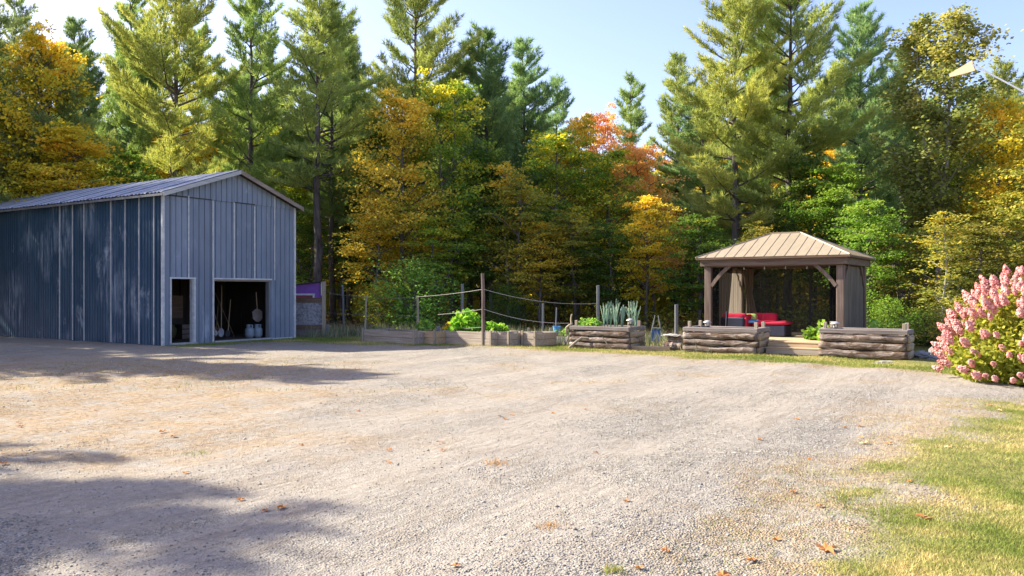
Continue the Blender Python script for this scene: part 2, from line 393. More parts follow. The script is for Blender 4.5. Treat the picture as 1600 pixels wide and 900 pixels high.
def npmesh(name, V, Fc, m, tint=None, smooth=False):
    """fast mesh from arrays; Fc (n,3) or (n,4)"""
    me = bpy.data.meshes.new(name); V = np.asarray(V, np.float32); Fc = np.asarray(Fc, np.int32); n, k = Fc.shape
    me.vertices.add(len(V)); me.vertices.foreach_set('co', V.ravel())
    me.loops.add(n * k); me.loops.foreach_set('vertex_index', Fc.ravel())
    me.polygons.add(n); me.polygons.foreach_set('loop_start', np.arange(0, n * k, k, dtype=np.int32))
    me.polygons.foreach_set('loop_total', np.full(n, k, np.int32))
    if smooth: me.polygons.foreach_set('use_smooth', np.ones(n, bool))
    if tint is not None:
        a = me.attributes.new('tint', 'FLOAT', 'FACE'); a.data.foreach_set('value', np.asarray(tint, np.float32))
    me.materials.append(m); me.update(calc_edges=True); return me


def tag(o, label=None, cat=None, group=None, kind=None):
    if label: o['label'] = label
    if cat: o['category'] = cat
    if group: o['group'] = group
    if kind: o['kind'] = kind
    return o


def empty(name, loc, rz=0.0, label=None, cat=None, group=None):
    o = bpy.data.objects.new(name, None); o.empty_display_size = 0.3; COL.objects.link(o)
    o.location = loc; o.rotation_euler = (0, 0, rz); return tag(o, label, cat, group)


def copy_tree(o, loc=None, rz=None, scale=None, parent=None):
    c = o.copy(); COL.objects.link(c); c.parent = parent
    if loc is not None: c.location = loc
    if rz is not None: c.rotation_euler = (0, 0, rz)
    if scale is not None: c.scale = scale
    for ch in list(o.children): copy_tree(ch, parent=c)
    return c


# ------------------------------------------------------------------ ground
def xb_lawn(y): return np.interp(y, [0, 4.75, 6.1, 7.4, 9.0, 11.4, 12.6, 13.0], [1.7, 2.2, 2.85, 3.45, 4.6, 6.5, 7.9, 9.6])
def yb_grass(x): return np.interp(x, [-30, -12, -9.4, -7, -4.3, -0.9, 1.7, 4.7, 7.2, 8.6, 9.0, 9.4, 14], [40, 40, 28.5, 26.8, 25.4, 24.3, 22.6, 20.2, 18.4, 16.6, 14.2, 13.6, 13.5])
def yf_forest(x): return np.interp(x, [-60, -22, -12, -6, 2, 6, 10, 13, 18, 40], [30, 36, 39, 37, 36, 31, 28, 25, 22, 20])


def masks(x, y):
    x = np.asarray(x, float); y = np.asarray(y, float)
    n1 = fbm(x * 0.9, y * 0.9, 3) - 0.5; n2 = fbm(x * 3.1, y * 3.1, 11) - 0.5
    lawn = sstep(-0.35, 0.55, x - xb_lawn(y) + n1 * 2.0 + n2 * 0.8) * (y < 13.2)
    dryl = sstep(-2.0, -0.5, x - xb_lawn(y) + n1 * 2.8 + n2 * 1.4) * (y < 13.4)
    g2 = sstep(-0.35, 0.5, y - yb_grass(x) + n1 * 1.6 + n2 * 0.7)
    g2d = sstep(-1.7, 0.3, y - yb_grass(x) + n1 * 2.4 + n2)
    # strip in front of the blue shed
    lx = (x + 10.56) * 0.545 + (y - 24.8) * 0.839; ly = -(x + 10.56) * 0.839 + (y - 24.8) * 0.545
    g3 = sstep(-1.25, -0.6, ly + n1) * (ly < 0.3) * sstep(-0.3, 0.3, lx) * (lx < 8)
    patch = sstep(0.60, 0.72, fbm(x * 0.55 + 9, y * 0.8, 21)) * sstep(8, 14, y)
    forest = sstep(-1.5, 1.0, y - yf_forest(x) + n1 * 3)
    grass = np.maximum.reduce([lawn, g2, g3 * 0.8]); grass = grass * (1 - forest * 0.75)
    leftdry = sstep(-0.5, -5.0, x + n1 * 5 + (y - 12) * 0.15) * sstep(6.0, 9.0, y + n1 * 4) * sstep(24, 17, y)
    dry = np.maximum.reduce([dryl * 0.9, g2d, patch * 0.55, leftdry * 1.0, sstep(-3, -2, ly) * (ly < 0) * (lx > -1) * (lx < 9) * 0.4])
    return grass, dry, forest


def gravel_mask(x, y):
    x = np.asarray(x, float); y = np.asarray(y, float)
    xg = np.interp(y, [4, 4.85, 6, 7.5, 9, 11, 14, 20], [0.2, .76, 1.5, 2.6, 3.5, 4.6, 6.2, 7.0])
    n = fbm(x * 1.2, y * 1.2, 55) - 0.5
    a = np.exp(-((x - xg + n * 1.2) / 0.95) ** 2) * sstep(15, 9, y)
    b = np.exp(-((y - 13.2 + n * 1.5) / 0.9) ** 2) * sstep(2, 5, x)
    c = sstep(0.52, 0.66, fbm(x * 0.55 + 3, y * 0.4, 57)) * 0.9
    return np.clip(np.maximum.reduce([a, b * .8, c]), 0, 1)


def ground_z(x, y):
    x = np.asarray(x, float); y = np.asarray(y, float)
    z = (fbm(x * 0.5, y * 0.5, 31) - 0.5) * 0.05 + (fbm(x * 2.3, y * 2.3, 41, 3) - 0.5) * 0.022
    # wheel ruts sweeping up to the right
    s = (x * 0.86 - y * 0.51) + 0.7 * np.sin(y * 0.16)
    z = z + 0.018 * np.sin(s * 3.3 + 2 * fbm(x * .3, y * .3, 5)) * sstep(26, 18, y)
    fade = np.where((y > 2) & (y < 60), 1.0, 0.3)
    return z * fade - 0.01


def build_ground():
    xs = np.concatenate([np.linspace(-400, -40, 14)[:-1], np.linspace(-40, -15, 40)[:-1], np.linspace(-15, 15, 231), np.linspace(15, 40, 40)[1:], np.linspace(40, 400, 14)[1:]])
    ys = np.concatenate([np.linspace(-200, -2, 10)[:-1], np.linspace(-2, 3.5, 12)[:-1], np.linspace(3.5, 12, 110)[:-1], np.linspace(12, 34, 150), np.linspace(34, 70, 50)[1:], np.linspace(70, 600, 16)[1:]])
    X, Y = np.meshgrid(xs, ys); nx = len(xs); ny = len(ys)
    Z = ground_z(X, Y); V = np.stack([X.ravel(), Y.ravel(), Z.ravel()], 1)
    i = np.arange((ny - 1) * (nx - 1)); r = i // (nx - 1); c = i % (nx - 1); a = r * nx + c
    Fc = np.stack([a, a + 1, a + nx + 1, a + nx], 1)
    t = NT('yard_ground')
    tc = t.n('ShaderNodeTexCoord'); P = tc.outputs['Object']
    big = t.noise(P, 0.35, 5, 0.6); mid = t.noise(P, 2.2, 5, 0.65, 0.3); fine = t.noise(P, 14, 4, 0.7); vfine = t.noise(P, 70, 3, 0.7)
    def streak(a, b, dist=0.5):
        mp = t.n('ShaderNodeMapping'); mp.vector_type = 'TEXTURE'; mp.inputs['Rotation'].default_value = (0, 0, rad(-32)); mp.inputs['Scale'].default_value = (a, b, 1); t.l(P, mp.inputs[0])
        return t.noise(mp.outputs[0], 1.0, 5, 0.62, dist)
    track = streak(0.85, 6.0); marks = streak(0.14, 1.1, 0.9)
    def vor(sc):
        vo = t.n('ShaderNodeTexVoronoi'); vo.inputs['Scale'].default_value = sc; t.l(P, vo.inputs['Vector'])
        sp = t.n('ShaderNodeSeparateColor'); t.l(vo.outputs['Color'], sp.inputs[0]); return vo.outputs['Distance'], sp.outputs[0]
    vd, vc = vor(58); vd2, vc2 = vor(23)
    stone = t.ramp([(0.0, (0.134, 0.125, 0.107)), (0.4, (0.237, 0.218, 0.181)), (0.75, (0.339, 0.312, 0.256)), (1.0, (0.512, 0.488, 0.409))], vc).outputs[0]
    dust = t.ramp([(0.3, (0.250, 0.220, 0.176)), (0.7, (0.360, 0.325, 0.270))], fine).outputs[0]
    gr = t.math('ADD', t.math('MULTIPLY', t.attr('gravel'), 0.75), t.math('MULTIPLY', t.ramp([(0.45, (0, 0, 0)), (0.68, (1, 1, 1))], track).outputs[0], 0.75), True)
    gr = t.math('MULTIPLY', gr, t.ramp([(0.35, (0.25, 0.25, 0.25)), (0.6, (1, 1, 1))], mid).outputs[0])
    c = t.mix(gr, dust, stone)
    c = t.mix(t.math('MULTIPLY', t.ramp([(0.50, (0, 0, 0)), (0.68, (1, 1, 1))], marks).outputs[0], 0.5), c, (0.192, 0.159, 0.117))
    c = t.mix(t.math('MULTIPLY', t.ramp([(0.45, (0, 0, 0)), (0.75, (1, 1, 1))], mid).outputs[0], 0.45), c, (0.237, 0.195, 0.144))
    c = t.mix(t.math('MULTIPLY', t.ramp([(0.5, (0, 0, 0)), (0.78, (1, 1, 1))], vfine).outputs[0], 0.6), c, (0.134, 0.111, 0.083))
    c = t.mix(t.math('MULTIPLY', t.ramp([(0.88, (0, 0, 0)), (0.95, (1, 1, 1))], vc2).outputs[0], t.math('MULTIPLY', gr, 0.5)), c, (0.538, 0.507, 0.427))
    dryc = t.ramp([(0.28, (0.15, 0.10, 0.055)), (0.5, (0.295, 0.215, 0.128)), (0.72, (0.43, 0.335, 0.21))], fine).outputs[0]
    dm = t.math('MULTIPLY', t.attr('dry'), t.ramp([(0.36, (0.05, 0.05, 0.05)), (0.58, (1, 1, 1))], mid).outputs[0])
    c = t.mix(dm, c, dryc)
    grc = t.ramp([(0.3, (0.077, 0.091, 0.022)), (0.5, (0.173, 0.169, 0.044)), (0.75, (0.333, 0.267, 0.110))], fine).outputs[0]
    gm = t.math('MULTIPLY', t.attr('grass'), t.ramp([(0.25, (0.55, 0.55, 0.55)), (0.5, (1, 1, 1))], fine).outputs[0])
    c = t.mix(gm, c, grc)
    foc = t.ramp([(0.3, (0.05, 0.035, 0.02)), (0.5, (0.12, 0.075, 0.035)), (0.7, (0.22, 0.125, 0.05))], fine).outputs[0]
    c = t.mix(t.attr('forest'), c, foc)
    h = t.math('ADD', t.math('MULTIPLY', vd, t.math('ADD', t.math('MULTIPLY', gr, 0.9), 0.15)), t.math('ADD', t.math('MULTIPLY', fine, 0.7), t.math('MULTIPLY', mid, 0.9)))
    h = t.math('ADD', h, t.math('ADD', t.math('MULTIPLY', vfine, 0.45), t.math('MULTIPLY', marks, 0.9)))
    m = t.end(t.bsdf(c, 0.95, 0, 0.12, h, 0.75, 0.038))
    me = npmesh('ground', V, Fc, m, smooth=True)
    g, d, f = masks(V[:, 0], V[:, 1])
    for nm, val in (('grass', g), ('dry', d), ('forest', f), ('gravel', gravel_mask(V[:, 0], V[:, 1]))):
        a = me.attributes.new(nm, 'FLOAT', 'POINT'); a.data.foreach_set('value', val.astype(np.float32))
    tag(link('ground', me), kind='structure')


build_ground()
def G(x, y): return float(ground_z(np.array([x]), np.array([y]))[0])


def stones():
    n = 120000
    u = rng.random(n) ** 1.6; Y = 4.3 + u * 12; X = (rng.random(n) - 0.5) * 2 * (Y * 0.66)
    g, d, f = masks(X, Y); gm = gravel_mask(X, Y)
    keep = rng.random(n) < (0.10 + 0.75 * gm + .12 * sstep(0.5, 0.62, fbm(X * 1.7, Y * 1.7, 51))) * (1 - g * 0.92) * (1 - .55 * d)
    X = X[keep]; Y = Y[keep]; n = len(X); s = (0.0045 + 0.0075 * rng.random(n) ** 2.4) * (1 + 0.9 * (rng.random(n) < 0.012))
    base = np.array([[1, 0, 0], [0, 1, 0], [-1, 0, 0], [0, -1, 0], [0, 0, 0.8], [0, 0, -0.5]], float)
    V = base[None] * (0.65 + 0.7 * rng.random((n, 6, 1))); V[:, :, 2] *= 0.75
    a = rng.random(n) * 6.28; ca, sa = np.cos(a), np.sin(a); x = V[:, :, 0] * ca[:, None] - V[:, :, 1] * sa[:, None]; y = V[:, :, 0] * sa[:, None] + V[:, :, 1] * ca[:, None]
    V = np.stack([x, y, V[:, :, 2]], 2) * s[:, None, None] + np.stack([X, Y, ground_z(X, Y) + s * 0.15], 1)[:, None]
    fb = np.array([[0, 1, 4], [1, 2, 4], [2, 3, 4], [3, 0, 4], [1, 0, 5], [2, 1, 5], [3, 2, 5], [0, 3, 5]])
    Fc = (fb[None] + (np.arange(n) * 6)[:, None, None]).reshape(-1, 3)
    t = NT('gravel_stone'); c = t.ramp([(0, (0.15, 0.14, 0.125)), (0.5, (0.26, 0.24, 0.21)), (0.92, (0.37, 0.345, 0.305)), (1, (0.52, 0.49, 0.45))], t.attr('tint')).outputs[0]
    m = t.end(t.bsdf(c, 0.9, 0, 0.15))
    tag(link('gravel_stones', npmesh('gravel_stones', V.reshape(-1, 3), Fc, m, np.repeat(rng.random(n), 8))), 'loose grey and tan gravel stones scattered over the yard', 'gravel', kind='stuff')


stones()


def blades(name, label, X, Y, hgt, wid, mat, tint, lean=0.5):
    n = len(X); a = rng.random(n) * 6.28; w_ = wid * (0.6 + 0.8 * rng.random(n)); h = hgt * (0.45 + 0.9 * rng.random(n))
    dx, dy = np.cos(a), np.sin(a); b = rng.random(n) * 6.28; le = lean * h * rng.random(n)
    z = ground_z(X, Y) - 0.004
    P0 = np.stack([X - dx * w_ / 2, Y - dy * w_ / 2, z], 1); P1 = np.stack([X + dx * w_ / 2, Y + dy * w_ / 2, z], 1)
    P2 = np.stack([X + np.cos(b) * le, Y + np.sin(b) * le, z + h], 1)
    V = np.stack([P0, P1, P2], 1).reshape(-1, 3)
    return tag(link(name, npmesh(name, V, np.arange(n * 3).reshape(-1, 3), mat, tint)), label, 'grass', kind='stuff')


def lawns():
    n = 420000
    u = rng.random(n); Y = 4.0 + u ** 1.35 * 9.4; X = xb_lawn(Y) - 1.6 + rng.random(n) ** 0.85 * (0.70 * Y + 2.4 - xb_lawn(Y))
    g, d, f = masks(X, Y)
    cl = fbm(X * 1.3, Y * 1.3, 61); keep = rng.random(n) < (g * (0.22 + 0.85 * sstep(0.34, 0.62, cl)) + 0.07 * d) * (Y < 13.3)
    X, Y, cl = X[keep], Y[keep], cl[keep]
    tint = np.clip(0.56 + (0.5 - fbm(X * 1.1 + 4, Y * 1.1, 71)) * 1.3 + (0.5 - fbm(X * 4.3, Y * 4.3, 73, 2)) * .7 + (rng.random(len(X)) - 0.5) * 0.55, 0, 1)
    blades('lawn_grass', 'patchy yellow green lawn grass at the right of the gravel', X, Y, 0.026, 0.0055, MAT['leaf']['lawn'], tint, 1.5)
    n = 330000
    X = -10.5 + rng.random(n) * 25; Y = 13.5 + rng.random(n) * 16
    g, d, f = masks(X, Y); keep = rng.random(n) < (g * 0.9 + 0.05 * d * (Y < 26)) * (Y > 13.4) * (Y < yb_grass(X) + 4.5)
    X, Y = X[keep], Y[keep]
    tint = np.clip(0.45 + (0.5 - fbm(X * 0.8 + 4, Y * 0.8, 71)) * 2.0 + (rng.random(len(X)) - 0.5) * 0.6, 0, 1)
    blades('border_grass', 'rough short grass along the beds and log planters', X, Y, 0.05, 0.011, MAT['leaf']['lawn'], tint, 1.1)


lawns()


# ------------------------------------------------------------------ trees
def rvec(n):
    v = rng.normal(size=(n, 3)); return v / np.linalg.norm(v, axis=1, keepdims=True)


def norm(v): return v / np.maximum(np.linalg.norm(v, axis=-1, keepdims=True), 1e-9)


def needle_mesh(P, D, K, ln, wd):
    """tufts at P facing D: K thin triangles each"""
    n = len(P)
    d = norm(D[:, None] * 0.9 + rvec(n * K).reshape(n, K, 3) * 0.85 + np.array([0, 0, 0.25]))
    l = ln * (0.65 + 0.7 * rng.random((n, K, 1)))
    side = norm(np.cross(d, rvec(n * K).reshape(n, K, 3))) * wd * 0.5
    b = P[:, None] + rvec(n * K).reshape(n, K, 3) * 0.05
    V = np.stack([b - side, b + side, b + d * l], 2).reshape(-1, 3)
    return V, np.arange(len(V)).reshape(-1, 3)


def leaf_mesh(P, size, flat=0.7, droop=0.15):
    """kite leaves at P"""
    n = len(P)
    nr = norm(rvec(n) + np.array([0, 0, flat * 1.6])); a = norm(np.cross(nr, rvec(n))); a[:, 2] -= droop; a = norm(a); b = norm(np.cross(nr, a))
    s = (size * (0.6 + 0.8 * rng.random(n)))[:, None]
    V = np.stack([P - a * s * 0.5, P + b * s * 0.42 - a * s * 0.05, P + a * s * 0.55, P - b * s * 0.42 - a * s * 0.05], 1).reshape(-1, 3)
    return V, np.arange(n * 4).reshape(-1, 4)


def make_pine(seed, H=16.0, base=0.3, R=2.9, dens=1.0, K=13, ragged=0.45):
    global rng
    rng = np.random.default_rng(seed); rs = random.Random(seed)
    wob = [(rs.uniform(-.12, .12), rs.uniform(-.12, .12)) for _ in range(9)]
    def axis(z):
        t = max(0, min(z / H, 1)) * 8; i = min(int(t), 7); f = t - i
        return Vector((wob[i][0] * (1 - f) + wob[i + 1][0] * f, wob[i][1] * (1 - f) + wob[i + 1][1] * f, z))
    tr = MB(); zs = [H * k / 9 for k in range(10)]; zs[0] = -0.15
    tr.tube([axis(z) for z in zs], [0.21 * (1 - max(z, 0) / H) ** 0.85 + 0.015 + (0.06 if k == 0 else 0) for k, z in enumerate(zs)], 8)
    tp = []; td = []; tt = []
    z = base * H; whorl = 0
    for k in range(int(14)):                                  # dead stubs below the crown
        zz = rs.uniform(0.1, base) * H; an = rs.uniform(0, 6.28); L = rs.uniform(0.3, 1.2); p = axis(zz)
        tr.tube([p, p + Vector((math.cos(an) * L, math.sin(an) * L, -0.1 * L))], [0.025, 0.008], 4)
    side_bias = rs.uniform(0, 6.28)
    while z < H - 0.25:
        t = (z - base * H) / (H * (1 - base))
        prof = (1 - t) ** 0.62 * (0.62 + 0.38 * min(1, t / 0.22)) * 1.12
        nb = rs.choice([4, 5, 5, 6]) if t < 0.9 else 4
        a0 = rs.uniform(0, 6.28)
        for b in range(nb):
            if rs.random() < 0.18: continue
            an = a0 + b * 6.28 / nb + rs.uniform(-.35, .35)
            L = max(0.25, R * prof * (1 - ragged + 2 * ragged * rs.random()) * (1 + 0.18 * math.cos(an - side_bias)))
            up = 0.02 + 0.62 * t + rs.uniform(-.12, .18); p0 = axis(min(H, z + rs.uniform(-.32, .32)))
            hd = Vector((math.cos(an), math.sin(an), 0)); lat = Vector((-hd.y, hd.x, 0))
            bend = rs.uniform(-.25, .25)
            def bp(s): return p0 + hd * (L * s) + lat * (bend * L * s * s) + Vector((0, 0, L * (up * s + 0.26 * s * s)))
            tr.tube([bp(0), bp(.35), bp(.7), bp(1)], [0.018 + 0.012 * L, 0.014 + 0.008 * L, 0.012, 0.005], 4, cap=False)
            btint = rs.random()
            s = 0.30 if L > 1 else 0.1
            while s < 1.0:
                for sd in (-1, 1):
                    if rs.random() > 0.94 * dens: continue
                    tl = (0.25 + 0.42 * L * (1 - s) ** 0.8) * rs.uniform(.6, 1.15)
                    dv = (hd * 0.75 + lat * sd * rs.uniform(.55, 1.0) + Vector((0, 0, 0.16 + up * 0.5))).normalized(); q = bp(s)
                    m = max(1, int(tl / 0.17))
                    for j in range(m + 1):
                        f = (j + 0.6) / (m + 0.6)
                        tp.append(q + dv * tl * f + Vector((0, 0, 0.06 * f))); td.append(dv + Vector((0, 0, 0.60))); tt.append(btint)
                s += 0.21 / max(L, .6)
            for f in (0.92, 1.0): tp.append(bp(f)); td.append(hd + Vector((0, 0, .5))); tt.append(btint)
        z += (0.66 - 0.30 * t) * rs.uniform(.7, 1.35); whorl += 1
    tp.append(axis(H)); td.append(Vector((0, 0, 1))); tt.append(.5)
    P = np.array([tuple(p) for p in tp]); D = norm(np.array([tuple(p) for p in td])); T = np.array(tt)
    V, Fc = needle_mesh(P, D, K, 0.29, 0.034)
    tint = np.clip(np.repeat(0.30 + T * 0.34, K) + (rng.random(len(Fc)) - .5) * 0.5 + np.repeat((rng.random(len(T)) - .5) * .2, K), 0, 1)
    return dict(trunk=tr.mesh('trunk', MAT['pinebark'], True), crown=npmesh('crown', V, Fc, MAT['pine'], tint), H=H, R=R, V=V, F=Fc, tint=tint, P=P)


def make_leafy(seed, H=11.0, base=0.18, R=2.6, nb=75, nl=16000, leaf=0.15, layered=0.55, narrow=1.0, bark='bark', up=0.5, tip=True, forks=1, thin=1.0):
    """broad-leaved tree: trunk (with forks), limbs, leaf sprays on the outer limbs"""
    global rng
    rng = np.random.default_rng(seed); rs = random.Random(seed)
    tr = MB(); leaders = []
    fz = H * rs.uniform(.25, .4) if forks > 1 else 0
    for k in range(forks):
        an = rs.uniform(0, 6.28) + k * 2.2; sp = (0.0 if forks == 1 else R * 0.38); ht = H * (0.94 if k == 0 else rs.uniform(.74, .9))
        w1 = [Vector((rs.uniform(-.14, .14), rs.uniform(-.14, .14), 0)) for _ in range(8)]
        def ax(z, an=an, sp=sp, ht=ht, w1=w1):
            t = max(0.0, min(1.0, z / ht)); i = min(int(t * 7), 6); f = t * 7 - i
            o = w1[i].lerp(w1[i + 1], f) * (1 if z > 0.2 else 0.3); q = max(0, (z - fz) / (ht - fz)) if forks > 1 else 0
            return Vector((math.cos(an) * sp * q ** .8, math.sin(an) * sp * q ** .8, z)) + o
        leaders.append((ax, ht))
        r0 = (0.0105 * H * (1 if forks == 1 else .8) + 0.02) * thin
        zs = ([-0.15] if k == 0 else [fz * .96]) + [fz + (ht - fz) * j / 8 for j in range(1, 9)]
        tr.tube([ax(z) for z in zs], [r0 * (1 - max(z, 0) / ht) ** .8 + .012 for z in zs], 8 if k == 0 else 6)
    P = []; T = []; per = max(8, int(nl / nb / 4))
    lob = [(rs.uniform(0, 6.28), rs.uniform(0, 1), rs.uniform(.6, 1.25)) for _ in range(9)]
    for b in range(nb):
        ax, ht = rs.choice(leaders)
        t = ((b + rs.random()) / nb) ** 0.85; an = rs.uniform(0, 6.28)
        z1 = H * (base + (1 - base) * t)
        prof = math.sin(math.pi * min(1, 0.10 + 0.83 * t) ** 0.85) ** 0.75
        k = 1.0
        for la, lt, lk in lob:
            dd = abs((an - la + math.pi) % 6.283 - math.pi) / 1.0 + abs(t - lt) / .22
            if dd < 1.2: k = k * (1 + (lk - 1) * (1 - dd / 1.2))
        L = R * narrow * prof * k * rs.uniform(.45, 1.1)
        z0 = max(H * base * 0.55, z1 - L * up * rs.uniform(.6, 1.2)); p0 = ax(min(z0, ht)); c1 = ax(min(z1, ht))
        hd = Vector((math.cos(an), math.sin(an), 0)); p1 = Vector((c1.x, c1.y, z1)) + hd * L
        mid = p0.lerp(p1, .5) + Vector((rs.uniform(-.15, .15), rs.uniform(-.15, .15), .12 * L))
        tr.tube([p0, mid, p1], [0.012 + 0.011 * L, 0.008 + 0.006 * L, 0.004], 4, cap=False)
        bt = rs.random()
        for (s, rr) in ((1.0, .8), (.78, .95), (.55, .85), (.34, .5)):
            q = (p0.lerp(mid, s / .5) if s < .5 else mid.lerp(p1, (s - .5) / .5)) + Vector((rs.gauss(0, .22), rs.gauss(0, .22), rs.gauss(0, .12)))
            rad_ = rr * (0.38 + .17 * L) * rs.uniform(.7, 1.2); m = int(per * rs.uniform(.5, 1.5) * (rr ** .7))
            v = rng.normal(size=(m, 3)) * np.array([.55, .55, .55 * (1 - layered)]) * rad_
            v[:, 2] -= 0.22 * np.linalg.norm(v[:, :2], axis=1)
            P.append(v + np.array(tuple(q))); T.append(np.full(m, .25 + .5 * bt + .25 * (t - .5)) + rs.uniform(-.12, .12))
    P = np.concatenate(P); T = np.concatenate(T)
    V, Fc = leaf_mesh(P, leaf)
    tint = np.clip(T + (rng.random(len(T)) - .5) * .45, 0, 1)
    return dict(trunk=tr.mesh('trunk', MAT[bark], True), crown=npmesh('crown', V, Fc, MAT['leaf']['green'], tint), H=H, R=R, V=V, F=Fc, tint=tint)


PINES = [make_pine(101, base=.30, R=3.3), make_pine(102, base=.14, R=2.7, ragged=.34), make_pine(103, base=.33, R=2.9),
         make_pine(104, base=.24, R=2.3, ragged=.5), make_pine(105, base=.08, R=2.9, ragged=.36), make_pine(106, base=.42, R=2.6, dens=.9)]
LEAFY = {
    'maple': [make_leafy(201, 11, .24, 2.8, nl=23000, leaf=.12, layered=.65), make_leafy(202, 11, .20, 2.5, nl=21000, leaf=.12, layered=.65, forks=2), make_leafy(203, 11, .28, 3.0, nl=21000, leaf=.12, layered=.75)],
    'low': [make_leafy(211, 8, .20, 2.5, nb=62, nl=15000, leaf=.11, layered=.75), make_leafy(212, 8, .24, 2.2, nb=56, nl=11500, leaf=.11, layered=.8, forks=2)],
    'poplar': [make_leafy(221, 16, .34, 2.4, nb=110, nl=30000, leaf=.15, layered=.2, up=1.0, bark='palebark', forks=2)],
    'slim': [make_leafy(231, 11, .30, 1.5, nb=45, nl=5500, leaf=.13, up=.9, bark='palebark', thin=.42)],
    'shrub': [make_leafy(241, 3.2, .02, 1.9, nb=60, nl=9000, leaf=.09, layered=.2, up=1.0)],
}
# a sparse sapling that is little more than a pale bent stem


def tree(kind, var, x, y, H, wid, mat, label, cat, group=None, rz=None, name=None, tint=None):
    src = PINES[var] if kind == 'pine' else LEAFY[kind][var]
    nm = name or {'pine': 'pine_tree', 'maple': 'maple_tree', 'low': 'maple_tree', 'poplar': 'poplar_tree', 'slim': 'young_tree', 'shrub': 'shrub'}[kind]
    e = empty(nm, (x, y, G(x, y)), random.uniform(0, 6.28) if rz is None else rz, label, cat, group)
    kw = wid / src['R'] * (.9 if kind == 'pine' else 1.0); e.scale = (kw, kw, H / src['H'])
    link('trunk', src['trunk'], e); c = link('crown', src['crown'], e)
    if kind == 'pine':
        c.color = (*(tint or (1, 1, 1)), 1)
    else:
        c.material_slots[0].link = 'OBJECT'; c.material_slots[0].material = MAT['leaf'][mat]
    return e


def T(kind, var, px, Y, top, wid, mat, label, cat=None, **k):
    """tree from where it stands and how tall it looks"""
    tree(kind, var, gx(px, Y), Y, gz(top, Y), wid, mat, label, cat or {'pine': 'pine tree', 'shrub': 'shrub'}.get(kind, 'tree'), **k)


B = (0.82, 1.0, 1.08); YG = (1.25, 1.12, 0.8); DK = (0.75, 0.85, 0.8); GR = (0.95, 1.05, 0.85)
# pines of the front rows, left to right
T('pine', 3, 22, 49, -10, 2.3, None, 'dark pine at the left edge of the wood, above the yellow maple')
T('pine', 1, 118, 47, 38, 2.6, None, 'shorter pine standing between the yellow maple and the big pine behind the shed', tint=DK)
T('pine', 0, 272, 39, -75, 3.4, None, 'biggest bright pine, rising right behind the shed roof', tint=YG)
T('pine', 1, 205, 45, -30, 2.6, None, 'pine close on the left of the biggest bright pine', tint=GR)
T('pine', 2, 392, 41, -14, 2.8, None, 'pine with dark bare trunk rising over the gable peak of the shed', tint=GR)
T('pine', 5, 497, 38, -22, 3.0, None, 'tall pine with long bare grey trunk right of the shed', tint=(1.1, 1.08, .85))
T('pine', 2, 518, 42.5, 20, 2.5, None, 'thinner pine close behind the bare-trunked pine right of the shed', tint=DK)
T('pine', 5, 545, 46, 60, 2.3, None, 'pine half hidden between the bare-trunked pine and the orange maple')
T('pine', 0, 652, 43, -50, 3.6, None, 'broad pine with spreading level boughs above the orange and gold maple', tint=(1.1, 1.05, .85))
T('pine', 4, 758, 44, 48, 3.2, None, 'dark dense pine behind the tall green and gold maple', tint=(.7, .85, .85))
T('pine', 1, 818, 46, 70, 2.7, None, 'blue-green pine on the sloping right shoulder of the dark dense pine', tint=B)
T('pine', 3, 870, 50, 118, 1.9, None, 'slim pale pine left of the orange treetop in the dip of the skyline', tint=B)
T('pine', 3, 986, 50, 116, 1.9, None, 'slim lone pine standing clear in the dip of the skyline', tint=(.95, 1.05, .95))
T('pine', 1, 1058, 48, 92, 2.4, None, 'pine on the left shoulder of the big pines over the gazebo', tint=(1.1, 1.08, .9))
T('pine', 0, 1150, 38, -28, 3.5, None, 'big light green pine above the left half of the gazebo', tint=YG)
T('pine', 2, 1232, 38, -34, 3.2, None, 'big pine with grey bare trunk right above the gazebo ridge', tint=(1.12, 1.1, .85))
T('pine', 1, 1195, 45, 5, 2.4, None, 'narrow pine squeezed between the two big pines over the gazebo', tint=GR)
T('pine', 4, 1345, 43, 8, 2.9, None, 'blue-green pine right of the two big pines over the gazebo', tint=B)
T('pine', 1, 1408, 46, 80, 2.2, None, 'dark pine between the blue-green pine and the tall poplar', tint=DK)
T('pine', 4, 1568, 40, 98, 2.0, None, 'bright green pine top behind the orange patch at the right edge', tint=YG)
# broad-leaved trees of the front rows
T('maple', 0, 66, 35, 48, 2.6, 'gold', 'golden yellow maple glowing at the upper left')
T('maple', 1, 8, 36, 170, 2.8, 'olive', 'olive-yellow maple at the left frame edge above the shed roof')
T('maple', 2, 118, 34, 200, 3.0, 'gold', 'low yellow-green maple spreading over the long shed roof')
T('low', 0, 190, 37, 238, 2.4, 'green', 'dark green low tree just behind the long shed roof')
T('maple', 2, 330, 46, 195, 2.8, 'gold', 'yellow maple glimpsed behind the shed gable between pine trunks')
T('low', 1, 478, 39.5, 330, 1.5, 'green', 'small green tree beside the right wall of the shed')
T('maple', 1, 445, 47, 240, 2.6, 'greengold', 'yellow-green maple deep between the trunks right of the shed gable')
T('maple', 0, 628, 37, 146, 2.5, 'russet', 'tall orange and gold maple in front of the broad spreading pine')
T('low', 0, 590, 36.4, 310, 2.3, 'russet', 'low rusty brown maple under the tall orange and gold maple')
T('maple', 1, 704, 37.5, 110, 2.3, 'greengold', 'tall maple with green body and golden top in mid picture')
T('maple', 2, 765, 38, 235, 2.2, 'green', 'dark green maple beside the tall golden-topped one')
T('low', 1, 812, 37, 270, 1.9, 'olive', 'grey-brown thin maple behind the tall cedar garden post')
T('maple', 0, 868, 39, 205, 2.5, 'greengold', 'green and yellow maple below the slim pale pine')
T('maple', 2, 905, 42, 185, 2.2, 'russet', 'brownish maple just under the bright orange treetop')
